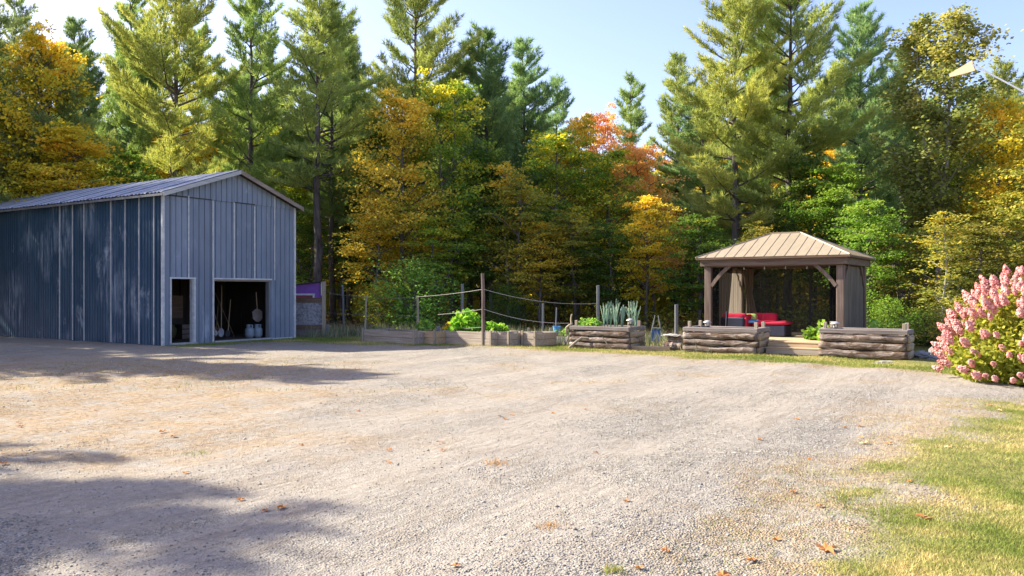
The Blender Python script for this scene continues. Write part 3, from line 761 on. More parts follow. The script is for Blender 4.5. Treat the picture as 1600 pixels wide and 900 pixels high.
T('maple', 1, 926, 47, 172, 1.9, 'orange', 'bright orange treetop in the dip of the skyline')
T('maple', 0, 950, 40, 232, 2.3, 'greengold', 'green and olive maple with yellow tips right behind the leek planter')
T('maple', 1, 1022, 41, 215, 2.1, 'orange', 'orange-red maple crown left of the gazebo pines')
T('low', 0, 1012, 36, 305, 1.9, 'gold', 'yellow low-branched maple beneath the orange-red crown')
T('low', 1, 900, 37, 330, 2.2, 'olive', 'low olive maple with bare lower trunks behind the leek planter')
T('low', 1, 690, 36.2, 335, 1.9, 'greengold', 'low green and gold maple behind the bright bean plants')
T('low', 0, 845, 36.6, 345, 1.9, 'russet', 'low golden brown maple between the shrub and the leek planter')
T('low', 1, 960, 36.0, 345, 1.6, 'green', 'low green maple right behind the leeks')
T('slim', 0, 790, 37, 250, 1.3, 'russet', 'thin stemmed young tree with golden leaves behind the cedar post')
T('low', 0, 1092, 34, 335, 2.0, 'green', 'dark green tree beside the left eave of the gazebo')
T('low', 1, 1192, 34, 350, 1.3, 'darkolive', 'small dull olive maple just above the gazebo roof')
T('maple', 2, 1265, 36, 240, 2.2, 'green', 'mid green maple between the grey bare pine trunk and the lime maple')
T('low', 0, 1358, 28.5, 312, 1.75, 'lime', 'bright lime green maple leaning over the right eave of the gazebo')
T('maple', 1, 1318, 35, 255, 2.0, 'lime', 'green maple rising behind the lime maple beside the gazebo')
T('poplar', 0, 1465, 35, 22, 2.3, 'poplar', 'tall airy poplar with pale forked trunk against the sky')
T('maple', 0, 1560, 34, 150, 2.3, 'gold', 'golden maple with orange top near the right edge')
T('maple', 2, 1500, 37, 200, 2.3, 'greengold', 'yellow-green maple filling in behind the pale poplar trunk')
T('maple', 1, 1610, 32, 185, 2.4, 'olive', 'olive maple cut by the right frame edge')
T('low', 1, 1415, 29, 360, 1.7, 'darkolive', 'dull olive understorey tree between lime maple and pale sapling')
T('low', 0, 1530, 27, 350, 2.0, 'darkolive', 'dark olive understorey tree behind the pink hydrangea')
T('slim', 0, 1478, 25.5, 330, 1.0, 'olive', 'thin pale stemmed sapling between last log planter and hydrangea')
T('shrub', 0, 645, 34.2, 410, 2.1, 'herb', 'rounded green shrub behind the garden posts')
T('shrub', 0, 598, 35, 446, 1.2, 'olive', 'small olive shrub left of the rounded green shrub', rz=2)
T('shrub', 0, 1385, 26.5, 470, 1.0, 'lime', 'small green bush beside the right rear post of the gazebo', rz=1)
T('shrub', 0, 1448, 24.6, 492, 1.0, 'green', 'low dark bush behind the rocks by the right log planter', rz=3)
T('shrub', 0, 1500, 23.5, 470, 1.1, 'olive', 'olive bush in the shade directly behind the hydrangea', rz=5)
T('shrub', 0, 795, 35.5, 448, 1.1, 'green', 'low dark shrub right of the tall cedar garden post', rz=4)

# the trees to the left of the frame that shade the yard
SH = 'trees beside the yard left of the view'
for (x, y, H, k, v, wd) in [(-20.7, 22.8, 13.6, 'pine', 3, 2.8), (-24, 24.2, 14.8, 'pine', 2, 2.9), (-28.5, 26.2, 16, 'pine', 1, 3.2), (-34, 29, 17, 'pine', 4, 3.2),
                            (-25.0, 31.4, 15.5, 'pine', 4, 3.6), (-29, 33.2, 17, 'pine', 1, 3.6), (-23.5, 35.6, 16, 'pine', 1, 3.4), (-20.5, 36.2, 12.5, 'pine', 4, 3.0),
                            (-24, 28.4, 12.5, 'pine', 4, 3.0), (-17.2, 11.2, 11.8, 'pine', 3, 2.1), (-19.9, 12.4, 12.6, 'pine', 5, 2.4), (-21.4, 13.8, 12.2, 'pine', 3, 2.0), (-17.8, 9.8, 11, 'pine', 3, 2.4), (-20.8, 11.0, 12.4, 'poplar', 0, 2.0), (-19, 9.2, 11, 'low', 1, 2.0)]:
    tree(k, v, x, y, H, wd, 'greengold', 'tall tree beside the yard outside the left of the view', 'tree', SH)

# deeper rows: trees that nothing tells apart
rs = random.Random(5)
FG = 'trees deep in the wood'
row = [(yy, k) for yy, n in ((47, 19), (52, 19), (57, 20)) for k in range(n)]
for yy, k in row:
    n = {47: 19, 52: 19, 57: 20}[yy]; y = yy + rs.uniform(-2, 2); x = (-0.74 + 1.48 * (k + rs.uniform(.1, .9)) / n) * y
    edge = 800 + F * x / y
    top = np.interp(edge, [0, 200, 500, 700, 800, 900, 1000, 1080, 1200, 1400, 1600], [90, 40, 60, 60, 130, 215, 215, 150, 70, 130, 140]) + rs.uniform(0, 60)
    if rs.random() < .64:
        tree('pine', rs.randrange(6), x, y, gz(top, y), rs.uniform(2.1, 2.9), None, 'pine standing deep in the wood behind the front row of trees', 'pine tree', 'pines deep in the wood', tint=rs.choice([B, DK, GR, (1, 1, 1)]))
    else:
        top = max(top, 150) + rs.uniform(20, 100)
        tree('maple', rs.randrange(3), x, y, gz(top, y), rs.uniform(2.3, 3.1), rs.choice(['green', 'gold', 'olive', 'greengold', 'russet', 'gold']), 'broad-leaved tree standing deep in the wood behind the front row', 'tree', 'broad-leaved trees deep in the wood')


def far_woods():
    Vs = []; Fs = []; Ts = []; n0 = 0; rs = random.Random(9)
    tr = MB()
    for Y, n in ((63, 18), (70, 20), (78, 22), (88, 24)):
        for k in range(n):
            y = Y + rs.uniform(-3, 3); x = (-.78 + 1.56 * (k + rs.random()) / n) * y; px = 800 + F * x / y
            top = np.interp(px, [0, 400, 700, 900, 1050, 1200, 1600], [200, 150, 150, 245, 230, 160, 190]) + rs.uniform(0, 50); H = gz(top, y)
            src = rs.choice(LEAFY['maple'] + LEAFY['low']); V = src['V'].reshape(-1, 4, 3)[::4]; c = V.mean(1, keepdims=True); V = c + (V - c) * 2.3; V = V[rng.permutation(len(V))]
            wd = rs.uniform(3.0, 4.0); V = V * np.array([wd / src['R'], wd / src['R'], H / src['H']]) + np.array([x, y, 0]); m = len(V)
            Vs.append(V.reshape(-1, 3)); Fs.append(np.arange(m * 4).reshape(-1, 4) + n0); n0 += m * 4
            Ts.append(np.clip(src['tint'][::4] * .5 + rs.uniform(-.1, .55), 0, 1))
            tr.tube([(x, y, -.2), (x, y, H * .8)], [.16, .05], 5)
    tag(link('far_woods', npmesh('far_woods', np.concatenate(Vs), np.concatenate(Fs), MAT['leaf']['olive'], np.concatenate(Ts))), 'far mass of autumn woodland closing off the view between trunks', 'woodland', kind='stuff')
    tag(link('far_tree_trunks', tr.mesh('far_tree_trunks', MAT['bark'])), 'far tree trunks in the depth of the woodland', 'woodland', kind='stuff')
    rng_ = np.random.default_rng(4); n = 60000; Y = 60 + rng_.random(n) * 26; X = (rng_.random(n) - .5) * 1.62 * Y
    P = np.stack([X, Y, rng_.random(n) ** 1.3 * 4.2 * (.5 + fbm(X * .3, Y * .3, 8))], 1); V, Fc = leaf_mesh(P, .46, .2)
    tag(link('far_thicket', npmesh('far_thicket', V, Fc, MAT['leaf']['olive'], np.clip(fbm(X * .25, Y * .25, 6) * 1.6 - .4 + rng_.random(n) * .3, 0, 1))), 'far thicket closing the gaps low between the trunks', 'thicket', kind='stuff')
    # low saplings and leaf litter on the forest floor
    rng_ = np.random.default_rng(3); n = 900
    Y = 33 + rng_.random(n) * 28; X = (rng_.random(n) - .5) * 1.5 * Y; ok = Y > yf_forest(X) + .5; X, Y = X[ok], Y[ok]
    P = []
    for x, y in zip(X, Y):
        h = rng_.uniform(.3, 1.5); m = int(22 + 26 * h); v = rng_.normal(size=(m, 3)) * np.array([.4, .4, .3]) * h; v[:, 2] = np.abs(v[:, 2]) + h * .35 * rng_.random(m); P.append(v + np.array([x, y, 0]))
    P = np.concatenate(P); V, Fc = leaf_mesh(P, .13)
    tag(link('undergrowth', npmesh('undergrowth', V, Fc, MAT['leaf']['olive'], rng_.random(len(Fc)) * .8)), 'low leafy undergrowth on the forest floor', 'undergrowth', kind='stuff')
    n = 26000; Y = 31 + rng_.random(n) * 22; X = (rng_.random(n) - .5) * 1.4 * Y; ok = Y > yf_forest(X); X, Y = X[ok], Y[ok]
    P = np.stack([X, Y, ground_z(X, Y) + .02], 1); V, Fc = leaf_mesh(P, .12, 2.5, 0)
    tag(link('leaf_litter', npmesh('leaf_litter', V, Fc, MAT['leaf']['litter'], rng_.random(len(Fc)))), 'brown and orange leaf litter under the trees', 'leaf litter', kind='stuff')


far_woods()


# ------------------------------------------------------------------ blue shed
SH_O = Vector((gx(255, 24.8), 24.8)); SH_R = math.atan2(.839, .545)
SW, SL, SE, SP, SPX = 5.11, 14.0, 4.66, 5.58, 2.62        # width, length, eave height, peak height, peak position


def sh(lx, ly, lz=0.0):
    c, s_ = math.cos(SH_R), math.sin(SH_R); return Vector((SH_O.x + lx * c - ly * s_, SH_O.y + lx * s_ + ly * c, lz))


def front_t(px):
    k = (px - 800) / F; return (k * SH_O.y - SH_O.x) / (math.cos(SH_R) - k * math.sin(SH_R))
def side_t(px):
    k = (px - 800) / F; c, s_ = math.cos(SH_R), math.sin(SH_R); return (k * SH_O.y - SH_O.x) / (-s_ - k * c)
def roof_z(lx): return SE + (SP - SE) * (lx / SPX if lx < SPX else (SW - lx) / (SW - SPX))


def ribbed(u0, u1, zlo, zhi, face, pitch=0.205, depth=0.022, off=0.0):
    """ribbed sheet metal between u0 and u1; face 'front' lies along local x, 'side' along local y; zhi may be a function of u"""
    us = [u0]; hs = [0.0]; k = math.ceil(u0 / pitch - 1e-6); g = .55 * depth
    while k * pitch < u1:
        c = k * pitch
        for du, h in ((-g - .014, 0), (-g - .004, .45), (-g, -1), (g, -1), (g + .004, .45), (g + .014, 0)):
            u = c + du
            if u0 + .004 < u < u1 - .004: us.append(u); hs.append(h * depth)
        k += 1
    us.append(u1); hs.append(0.0)
    if callable(zhi) and u0 < SPX < u1 and face == 'front':
        i = next(i for i, u in enumerate(us) if u > SPX); us.insert(i, SPX); hs.insert(i, hs[i])
    m = MB(); V = []
    for u, h in zip(us, hs):
        zt = zhi(u) if callable(zhi) else zhi; o = -(h + off)
        for z in (zlo, zt):
            V.append((u, o, z) if face == 'front' else (o, u, z))
    Fs = [(2 * i, 2 * i + 2, 2 * i + 3, 2 * i + 1) for i in range(len(us) - 1)]
    m.add(V, Fs)
    # turned edges give the sheet its thickness
    for i in (0, len(us) - 1):
        u = us[i]; zt = zhi(u) if callable(zhi) else zhi; d = 0.02
        q = [(u, -off, zlo), (u, -off + d, zlo), (u, -off + d, zt), (u, -off, zt)]
        m.add([(a, b, c) if face == 'front' else (b, a, c) for a, b, c in q], [(0, 1, 2, 3)])
    return m


shed = empty('metal_shed', (SH_O.x, SH_O.y, 0), SH_R, 'large weathered blue sheet metal shed with open doorways', 'shed')
TK = 0.06
# structure behind the sheets
fr = MB()
D0, D1 = front_t(266.5), front_t(301.5); O0, O1 = front_t(333), front_t(421.5); DH = 2.03
fr.box((TK / 2 + .03, SL / 2, SE / 2), (TK, SL - .06, SE)); fr.box((SW - TK / 2 - .03, SL / 2, SE / 2), (TK, SL - .06, SE))
for a, b, z0, z1 in ((.09, D0, 0, SE), (D0, D1, DH, SE), (D1, O0, 0, SE), (O0, O1, DH, SE), (O1, SW - .09, 0, SE)):
    fr.box(((a + b) / 2, .06, (z0 + z1) / 2), (b - a - .002, .06, z1 - z0 - .002))
fr.prism([(0.05, .03, SE), (SW - .05, .03, SE), (SPX, .03, SP - .06)], (0, .06, 0))
fr.prism([(0.05, SL - .1, 0), (SW - .05, SL - .1, 0), (SW - .05, SL - .1, SE), (SPX, SL - .1, SP - .06), (0.05, SL - .1, SE)], (0, .06, 0))
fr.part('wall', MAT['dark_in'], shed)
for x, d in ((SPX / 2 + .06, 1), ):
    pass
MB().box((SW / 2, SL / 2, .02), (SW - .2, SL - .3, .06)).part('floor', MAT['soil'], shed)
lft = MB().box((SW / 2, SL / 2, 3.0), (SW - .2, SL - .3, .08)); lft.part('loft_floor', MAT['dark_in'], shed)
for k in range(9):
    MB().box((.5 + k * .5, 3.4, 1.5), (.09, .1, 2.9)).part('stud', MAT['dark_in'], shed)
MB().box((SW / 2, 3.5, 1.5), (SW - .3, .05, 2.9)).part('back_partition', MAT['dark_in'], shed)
# side sheets, one part each
seams = [side_t(p) for p in (255, 242, 219, 197, 175, 133, 115, 95)] + [side_t(60), side_t(28), 10.2, 11.6, 12.9, SL]
seams = sorted(max(0.0, v) for v in seams)
for a, b in zip(seams[:-1], seams[1:]):
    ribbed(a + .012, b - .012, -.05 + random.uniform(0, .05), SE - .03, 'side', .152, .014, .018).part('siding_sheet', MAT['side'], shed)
for i, v in enumerate(seams[1:9]):
    if i in (7,): continue
    MB().box((-.035, v, (SE - .05) / 2 - .02), (.024, .034, SE - .12), rx=random.uniform(-.004, .004)).part('seam_strip', MAT['trim'], shed)
# front sheets below and above the eave line
fseam = [0.0] + [front_t(p) for p in (293, 331, 364, 396, 427.5)] + [SW]
JZ = 4.58
for a, b in zip(fseam[:-1], fseam[1:]):
    segs = [(a, b, -.03)]
    for (q0, q1) in ((D0, D1), (O0, O1)):
        new = []
        for s0, s1, z0 in segs:
            if s1 <= q0 or s0 >= q1 or z0 > 0: new.append((s0, s1, z0)); continue
            if s0 < q0: new.append((s0, q0, z0))
            new.append((max(s0, q0), min(s1, q1), DH))
            if s1 > q1: new.append((q1, s1, z0))
        segs = new
    for s0, s1, z0 in segs:
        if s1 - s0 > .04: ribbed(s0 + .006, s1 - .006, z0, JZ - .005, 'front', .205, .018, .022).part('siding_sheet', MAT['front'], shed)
for k in range(6):
    a, b = SW * k / 6, SW * (k + 1) / 6
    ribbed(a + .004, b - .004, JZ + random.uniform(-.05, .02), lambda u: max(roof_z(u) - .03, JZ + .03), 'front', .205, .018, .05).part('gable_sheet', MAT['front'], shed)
    MB().box(((a + b) / 2, -.027, JZ - .012), (b - a - .01, .03, .028)).part('joint_shade_strip', MAT['black'], shed)  # solid black strip that paints in the shadow line below the gable sheets
for p, z0, z1 in ((293, DH, 4.62), (331, .0, 4.55), (364, DH, 4.56), (396, DH, 4.5), (427.5, DH, 5.0)):
    MB().box((front_t(p), -.055, (z0 + z1) / 2), (.042, .022, z1 - z0)).part('seam_strip', MAT['trim'], shed)
MB().box((-.035, -.035, SE / 2 - .02), (.075, .07, SE - .04)).part('corner_trim', MAT['trim'], shed)
MB().box((SW + .035, -.035, SE / 2 - .02), (.075, .07, SE - .04)).part('corner_trim', MAT['trim'], shed)
MB().box((SW / 2 + O1 / 2, -.045, -.0), (SW - O1 - .1, .03, .07)).part('base_trim', MAT['trim'], shed)
# door frames
MB().box(((D0 + D1) / 2, -.05, DH + .025), (D1 - D0 + .14, .03, .05)).part('lintel_trim', MAT['trim'], shed)
MB().box((D0 - .03, -.05, DH / 2), (.05, .03, DH - .002)).part('door_jamb', MAT['trim'], shed)
MB().box((D1 + .03, -.045, DH / 2), (.06, .03, DH - .002)).box((D1 - .012, .05, DH / 2), (.03, .15, DH - .004)).part('door_jamb', MAT['trim'], shed)
MB().box(((D0 + D1) / 2, -.07, .035), (D1 - D0 + .1, .12, .06)).part('door_sill', MAT['concrete'], shed)
MB().box(((O0 + O1) / 2, -.05, DH + .025), (O1 - O0 + .1, .03, .05)).part('lintel_trim', MAT['trim'], shed)
MB().box(((O0 + O1) / 2, .03, DH - .03), (O1 - O0 - .01, .1, .05)).part('header_beam', MAT['fascia_b'], shed)
MB().box((O0 - .03, -.046, DH / 2), (.055, .03, DH - .002)).part('door_jamb', MAT['trim'], shed)
MB().box((O1 - .03, .06, DH / 2), (.06, .16, DH - .06)).part('door_jamb', MAT['greypost'], shed)
MB().box(((O0 + O1) / 2, -.07, .03), (O1 - O0 + .05, .16, .05)).part('door_sill', MAT['concrete'], shed)
# roof: corrugated sheets down each slope
OV, GV = .22, .30
def roof_sheets():
    n = 18; Lr = SL + 2 * GV
    for side in (0, 1):
        x0, x1 = (-OV, SPX) if side == 0 else (SW + OV, SPX)
        sl = (SP - SE) / (SPX if side == 0 else SW - SPX); ze = SE - OV * sl + .04
        for k in range(n):
            a = -GV + Lr * k / n; b = -GV + Lr * (k + 1) / n + .03
            m = MB(); V = []; st = 14
            for i in range(st + 1):
                y = a + (b - a) * i / st; h = .022 * math.cos(i / st * math.pi * 2 * 4.5) + .006 * (k % 2)
                V += [(x0 + random.uniform(-.012, .012), y, ze + h), (x1, y, SP + .04 + h)]
            m.add(V, [(2 * i, 2 * i + 2, 2 * i + 3, 2 * i + 1) for i in range(st)])
            m.part('roof_sheet', MAT['shedroof'], shed)
        # deck under the sheets
        m = MB(); m.prism([(x0 + (.03 if side == 0 else -.03), -GV + .02, ze - .025), (x1, -GV + .02, SP + .01), (x1, -GV + .02, SP - .05), (x0 + (.03 if side == 0 else -.03), -GV + .02, ze - .085)], (0, Lr - .04, 0))
        m.part('roof_deck', MAT['dark_in'], shed)
        m = MB(); d = .13
        m.prism([(x0, -GV - .025, ze - .005), (x1, -GV - .025, SP + .035), (x1, -GV - .025, SP + .035 - d), (x0, -GV - .025, ze - .005 - d)], (0, .03, 0))
        m.part('bargeboard', MAT['fascia'] if side == 0 else MAT['fascia_b'], shed)
    m = MB(); sl = (SP - SE) / SPX; m.box((-OV + .005, SL / 2, SE - OV * sl - .03), (.03, Lr - .02, .07)); m.part('eave_board', MAT['greypost'], shed)
roof_sheets()

# things inside the shed
def propane(lx, ly, lab):
    p = sh(lx, ly); e = empty('propane_tank', (p.x, p.y, .05), 0, lab, 'gas tank', 'propane tanks in the shed doorway')
    MB().lathe((0, 0, 0), [(.11, 0), (.115, .03), (.145, .06), (.155, .10), (.155, .27), (.14, .32), (.09, .36), (.03, .375)], 20).part('tank_body', MAT['propane'], e, smooth=True)
    m = MB()
    for k in range(9):
        a = rad(-130 + k * 260 / 8); a2 = rad(-130 + (k + 1) * 260 / 8)
        if k in (2, 5): continue
        m.prism([(.11 * math.cos(a), .11 * math.sin(a), .345), (.11 * math.cos(a2), .11 * math.sin(a2), .345), (.11 * math.cos(a2), .11 * math.sin(a2), .46), (.11 * math.cos(a), .11 * math.sin(a), .46)], (.008 * math.cos(a), .008 * math.sin(a), 0))
    m.part('collar', MAT['propane'], e); MB().tube([(0, 0, .37), (0, 0, .42), (.04, 0, .42)], .016, 8).part('valve', MAT['steel'], e)
propane(3.56, .42, 'pale propane tank on the left of the pair in the shed doorway'); propane(3.86, .36, 'pale propane tank on the right of the pair, by the door jamb')


def tool(name, a, b, label, blade, cat, bladesize=(.22, .28), head_at_b=False):
    """long-handled tool from a to b (shed-local), head at a unless told otherwise"""
    A, Bv = sh(*a), sh(*b); e = empty(name, A, 0, label, cat); d = Bv - A
    MB().tube([(0, 0, 0), tuple(d * .5), tuple(d)], .017, 8).part('handle', MAT['handle'], e)
    q = d if head_at_b else Vector((0, 0, 0)); dn = d.normalized() * (1 if head_at_b else -1); sd = Vector((math.cos(SH_R), math.sin(SH_R), 0)); W, Hh = bladesize
    nn = sd.cross(dn)
    pts = [q - sd * W * .2 - dn * .05, q - sd * W * .5 + dn * .04, q - sd * W * .48 + dn * Hh * .7, q - sd * W * .2 + dn * Hh * .95, q + dn * Hh, q + sd * W * .2 + dn * Hh * .95, q + sd * W * .48 + dn * Hh * .7, q + sd * W * .5 + dn * .04, q + sd * W * .2 - dn * .05]
    m = MB(); m.prism(pts, nn * .012); m.part('blade', MAT[blade], e)


tool('garden_shovel', (2.66, .75, .36), (3.25, 1.5, 1.85), 'long wooden handled shovel leaning in the middle of the wide doorway', 'steel', 'shovel')
tool('garden_spade', (2.24, .8, .34), (2.48, 1.5, 1.15), 'short spade with pale blade, left one of two small spades in the doorway', 'concrete', 'shovel', (.16, .2))
tool('garden_spade', (2.46, .8, .33), (2.78, 1.5, 1.10), 'short spade with pale blade, right one of two small spades in the doorway', 'concrete', 'shovel', (.16, .2))
tool('scoop_shovel', (2.40, .7, .2), (2.42, 1.1, 1.25), 'shovel standing upside down with its pale blade up in the shed', 'steel', 'shovel', (.26, .1), True)
tool('garden_fork', (3.05, .9, .3), (3.62, 1.5, 1.35), 'dark handled tool leaning between the long shovel and propane tanks', 'black', 'garden tool', (.2, .25))
tool('snow_shovel', (3.95, .5, .98), (4.0, .62, 1.62), 'faded snow shovel hanging blade down above the propane tanks', 'scoop', 'shovel', (.42, .40))
for k, (a, b, lab) in enumerate((((2.95, 1.7, .06), (3.15, 2.6, 1.9), 'thin dark pole leaning at the back of the wide doorway, left one'), ((3.35, 1.6, .06), (3.42, 2.6, 1.75), 'thin dark pole leaning at the back of the wide doorway, middle one'), ((3.7, 1.4, .06), (3.66, 2.4, 1.6), 'thin dark pole leaning behind the propane tanks'), ((2.75, 1.2, .06), (3.5, 2.0, 1.2), 'dark pole slanting low across the wide doorway'))):
    tag(MB().tube([sh(*a), sh(*b)], .02, 6).part('leaning_pole', MAT['handle' if k == 1 else 'rail']), lab, 'pole')
for k, (lx, ly, d, mt, lab) in enumerate(((3.1, 2.0, (.5, .4, .35), 'rail', 'low brown crate on the floor behind the tools'), (2.0, 1.9, (.42, .36, .5), 'scoop', 'dull box on the floor at the left of the wide doorway'), (.55, 2.0, (.5, .4, .4), 'rail', 'brown crate inside the narrow doorway'))):
    p_ = sh(lx, ly, .05); e = empty('storage_crate', p_, SH_R + .2 * k, lab, 'crate')
    MB().bbox((0, 0, d[2] / 2), (d[0] - .03, d[1] - .03, d[2] - .02), .01).part('crate_body', MAT['dark_in'], e)
    for q_ in range(3):
        z_ = d[2] * (q_ + .5) / 3
        for sy in (-1, 1): MB().box((0, sy * d[1] / 2, z_), (d[0], .018, d[2] / 3 - .03)).part('crate_slat', MAT[mt], e)
e = empty('work_bench', sh(2.1, 2.6), SH_R, 'dark cabinet standing deep inside the wide shed doorway', 'cabinet')
MB().bbox((0, 0, .75), (.55, .4, 1.5)).part('cabinet_body', MAT['rail'], e); MB().box((0, -.21, .4), (.5, .02, .66)).part('door', MAT['dark_in'], e); MB().box((0, -.21, 1.1), (.5, .02, .66)).part('door', MAT['rail'], e)
e['category'] = 'cabinet'; e.name = 'storage_cabinet'
def lump(name, c, d, mat, label, cat, seed):
    import bmesh
    bm = bmesh.new(); bmesh.ops.create_icosphere(bm, subdivisions=3, radius=1)
    for v in bm.verts:
        n = mnoise.noise(v.co * 2.3 + Vector((seed, 0, 0))) * .35 + mnoise.noise(v.co * 5 + Vector((seed, 3, 0))) * .15
        v.co = Vector((v.co.x * d[0], v.co.y * d[1], max(v.co.z, -.55) * d[2])) * (1 + n)
    lo = min(v.co.z for v in bm.verts)
    for v in bm.verts: v.co.z -= lo
    me = bpy.data.meshes.new(name); bm.to_mesh(me); bm.free(); me.materials.append(MAT[mat]); me.polygons.foreach_set('use_smooth', [mat == 'tarp'] * len(me.polygons))
    return tag(link(name, me, None, c), label, cat)
lump('tarp', sh(.72, 1.1, .05), (.36, .4, .42), 'tarp', 'crumpled olive tarp lying inside the narrow shed doorway', 'tarp', 4.2)

# ------------------------------------------------------------------ purple shed and sheet fence beside the blue shed
pe = empty('purple_shed', (gx(503, 32.5), 32.5, 0), rad(15), 'small purple shed with white window behind the grey fence panel', 'shed')
zt0, zt1 = gz(448, 32.5), gz(441, 32.5)
MB().prism([(-3.2, 0, 0), (0, 0, 0), (0, 0, zt1), (-3.2, 0, zt0 - .25)], (0, 2.2, 0)).part('wall', MAT['purple'], pe)
MB().prism([(-3.3, -.12, zt0 - .24), (.12, -.12, zt1 + .03), (.12, -.12, zt1 + .07), (-3.3, -.12, zt0 - .20)], (0, 2.5, 0)).part('roof', MAT['roofdark'], pe)
MB().box((.0, -.03, zt1 - .25), (.09, .05, .55)).part('corner_trim', MAT['trim'], pe)
wx0, wx1 = -1.06, -.32; wz = gz(460, 32.5)
wf = MB().box(((wx0 + wx1) / 2, -.03, wz), (wx1 - wx0 + .1, .05, .07)).box((wx0, -.03, wz - .4), (.07, .05, .73)).box((wx1, -.03, wz - .4), (.07, .05, .73)).box(((wx0 + wx1) / 2, -.03, wz - .8), (wx1 - wx0 + .1, .05, .07)).part('window_frame', MAT['trim'], pe)
MB().box(((wx0 + wx1) / 2, -.012, wz - .4), (wx1 - wx0 - .06, .02, .72)).part('window_pane', MAT['glassred'], wf)

Yf = 30.2
fe = empty('sheet_fence', (gx(505, Yf), Yf, 0), rad(6), 'grey sheet fence panel with brown rails beside the blue shed', 'fence')
wd = gx(505, Yf) - gx(456, Yf); h0 = gz(468, Yf)
MB().box((-wd / 2, 0, .28 + (h0 - .3) / 2), (wd, .03, h0 - .35)).part('fence_sheet', MAT['osb'], fe)
MB().box((-wd / 2, -.03, h0 - .02), (wd, .05, .17)).part('fence_rail', MAT['rail'], fe); MB().box((-wd / 2, -.03, .34), (wd, .05, .15)).part('fence_rail', MAT['rail'], fe)
MB().box((-wd / 2, -.02, .1), (wd, .03, .22)).part('fence_rail', MAT['cap'], fe)
MB().box((.03, -.02, gz(440, Yf) / 2), (.13, .12, gz(440, Yf))).part('post', MAT['stake'], fe); MB().box((.16, -.02, .22), (.1, .1, .44)).part('post_stub', MAT['greypost'], fe)

# ------------------------------------------------------------------ garden: posts, ropes, raised beds
def post(px, Y, top, r, mat, label, base=0.0, lean=0.0, square=False):
    h = gz(top, Y); m = MB(); x = gx(px, Y)
    if square: m.bbox((0, 0, h / 2 - .1), (r * 2, r * 1.7, h + .2), .008)
    else: m.tube([(0, 0, -.2), (lean * .3, 0, h * .35), (lean * .6 + .01, 0, h * .7), (lean, 0, h)], [r * 1.08, r, r * .96, r * .93], 9)
    o = m.part('fence_post', MAT[mat], None, (x, Y, G(x, Y))); return tag(o, label, 'post', 'garden fence posts')
post(755.5, 24.85, 427, .055, 'post', 'tall rough cedar post at the front corner of the garden', 0, -.03)
post(570.5, 28.6, 462, .035, 'stake', 'thin pale stake at the left end of the beds', 0, .03)
post(652.5, 27.3, 464, .04, 'stake', 'pale stake behind the second raised bed')
post(722.5, 31.5, 443, .055, 'greypost', 'grey weathered post rising behind the bright bean plants', square=True)
post(537, 34, 445, .045, 'bark' if False else 'greypost', 'dull grey post between purple shed and garden, before the trees', 0, -.05)
post(848.5, 27.5, 474, .035, 'greypost', 'blue-grey post behind the low dark bed', square=True)
post(934.5, 27.0, 445, .045, 'greypost', 'tall thin post behind the green herbs of the leek planter', square=True)
post(1057, 25.6, 475, .05, 'greypost', 'short blue-grey post left of the gazebo', square=True)
post(868, 30, 480, .025, 'greypost', 'faint grey post deep in the garden right of the blue-grey one', 0, .04)


def cable(name, pts, r, mat, label, sag=0.0, cat='rope'):
    a, b = Vector(pts[0]), Vector(pts[1]); P = []
    for k in range(13):
        t = k / 12; p = a.lerp(b, t); p.z -= sag * 4 * t * (1 - t); P.append(p)
    return tag(MB().tube(P, r, 6).part(name, MAT[mat]), label, cat)
def pp(px, py, Y): return (gx(px, Y), Y, gz(py, Y))
cable('fence_rope', (pp(755, 452, 24.8), pp(650, 464, 27.25)), .008, 'rope', 'upper pale rope from cedar post to the pale stake on its left', .03)
cable('fence_rope', (pp(755, 483, 24.8), pp(684, 491.5, 26.5)), .008, 'rope', 'lower pale rope running left from the cedar post to the beans', .02)
cable('fence_rope', (pp(756, 452, 24.8), pp(934, 474, 26.95)), .008, 'rope', 'upper slack rope from cedar post to the right hand thin post', .16)
cable('fence_rope', (pp(756, 483, 24.8), pp(889, 505, 24.6)), .008, 'rope', 'lower slack rope from cedar post to the leek planter', .12)
cable('fence_wire', (pp(507, 456, 30.1), pp(570, 463, 28.6)), .006, 'wire', 'thin dark wire between fence panel post and first stake', .05, 'wire')
cable('fence_wire', (pp(571, 464, 28.6), pp(652, 465, 27.3)), .006, 'wire', 'thin upper wire between the two pale stakes', .03, 'wire')
cable('fence_wire', (pp(507, 488, 30.1), pp(652, 494, 27.3)), .006, 'wire', 'thin lower wire passing behind the first raised bed', .03, 'wire')
cable('fence_wire', (pp(700, 514, 26.2), pp(755, 511, 24.8)), .006, 'rope', 'lowest thin cord tied to the cedar post above the bed', .01, 'cord')

BR = rad(-40); eB = Vector((math.cos(BR), math.sin(BR))); dB = Vector((-math.sin(BR), math.cos(BR)))


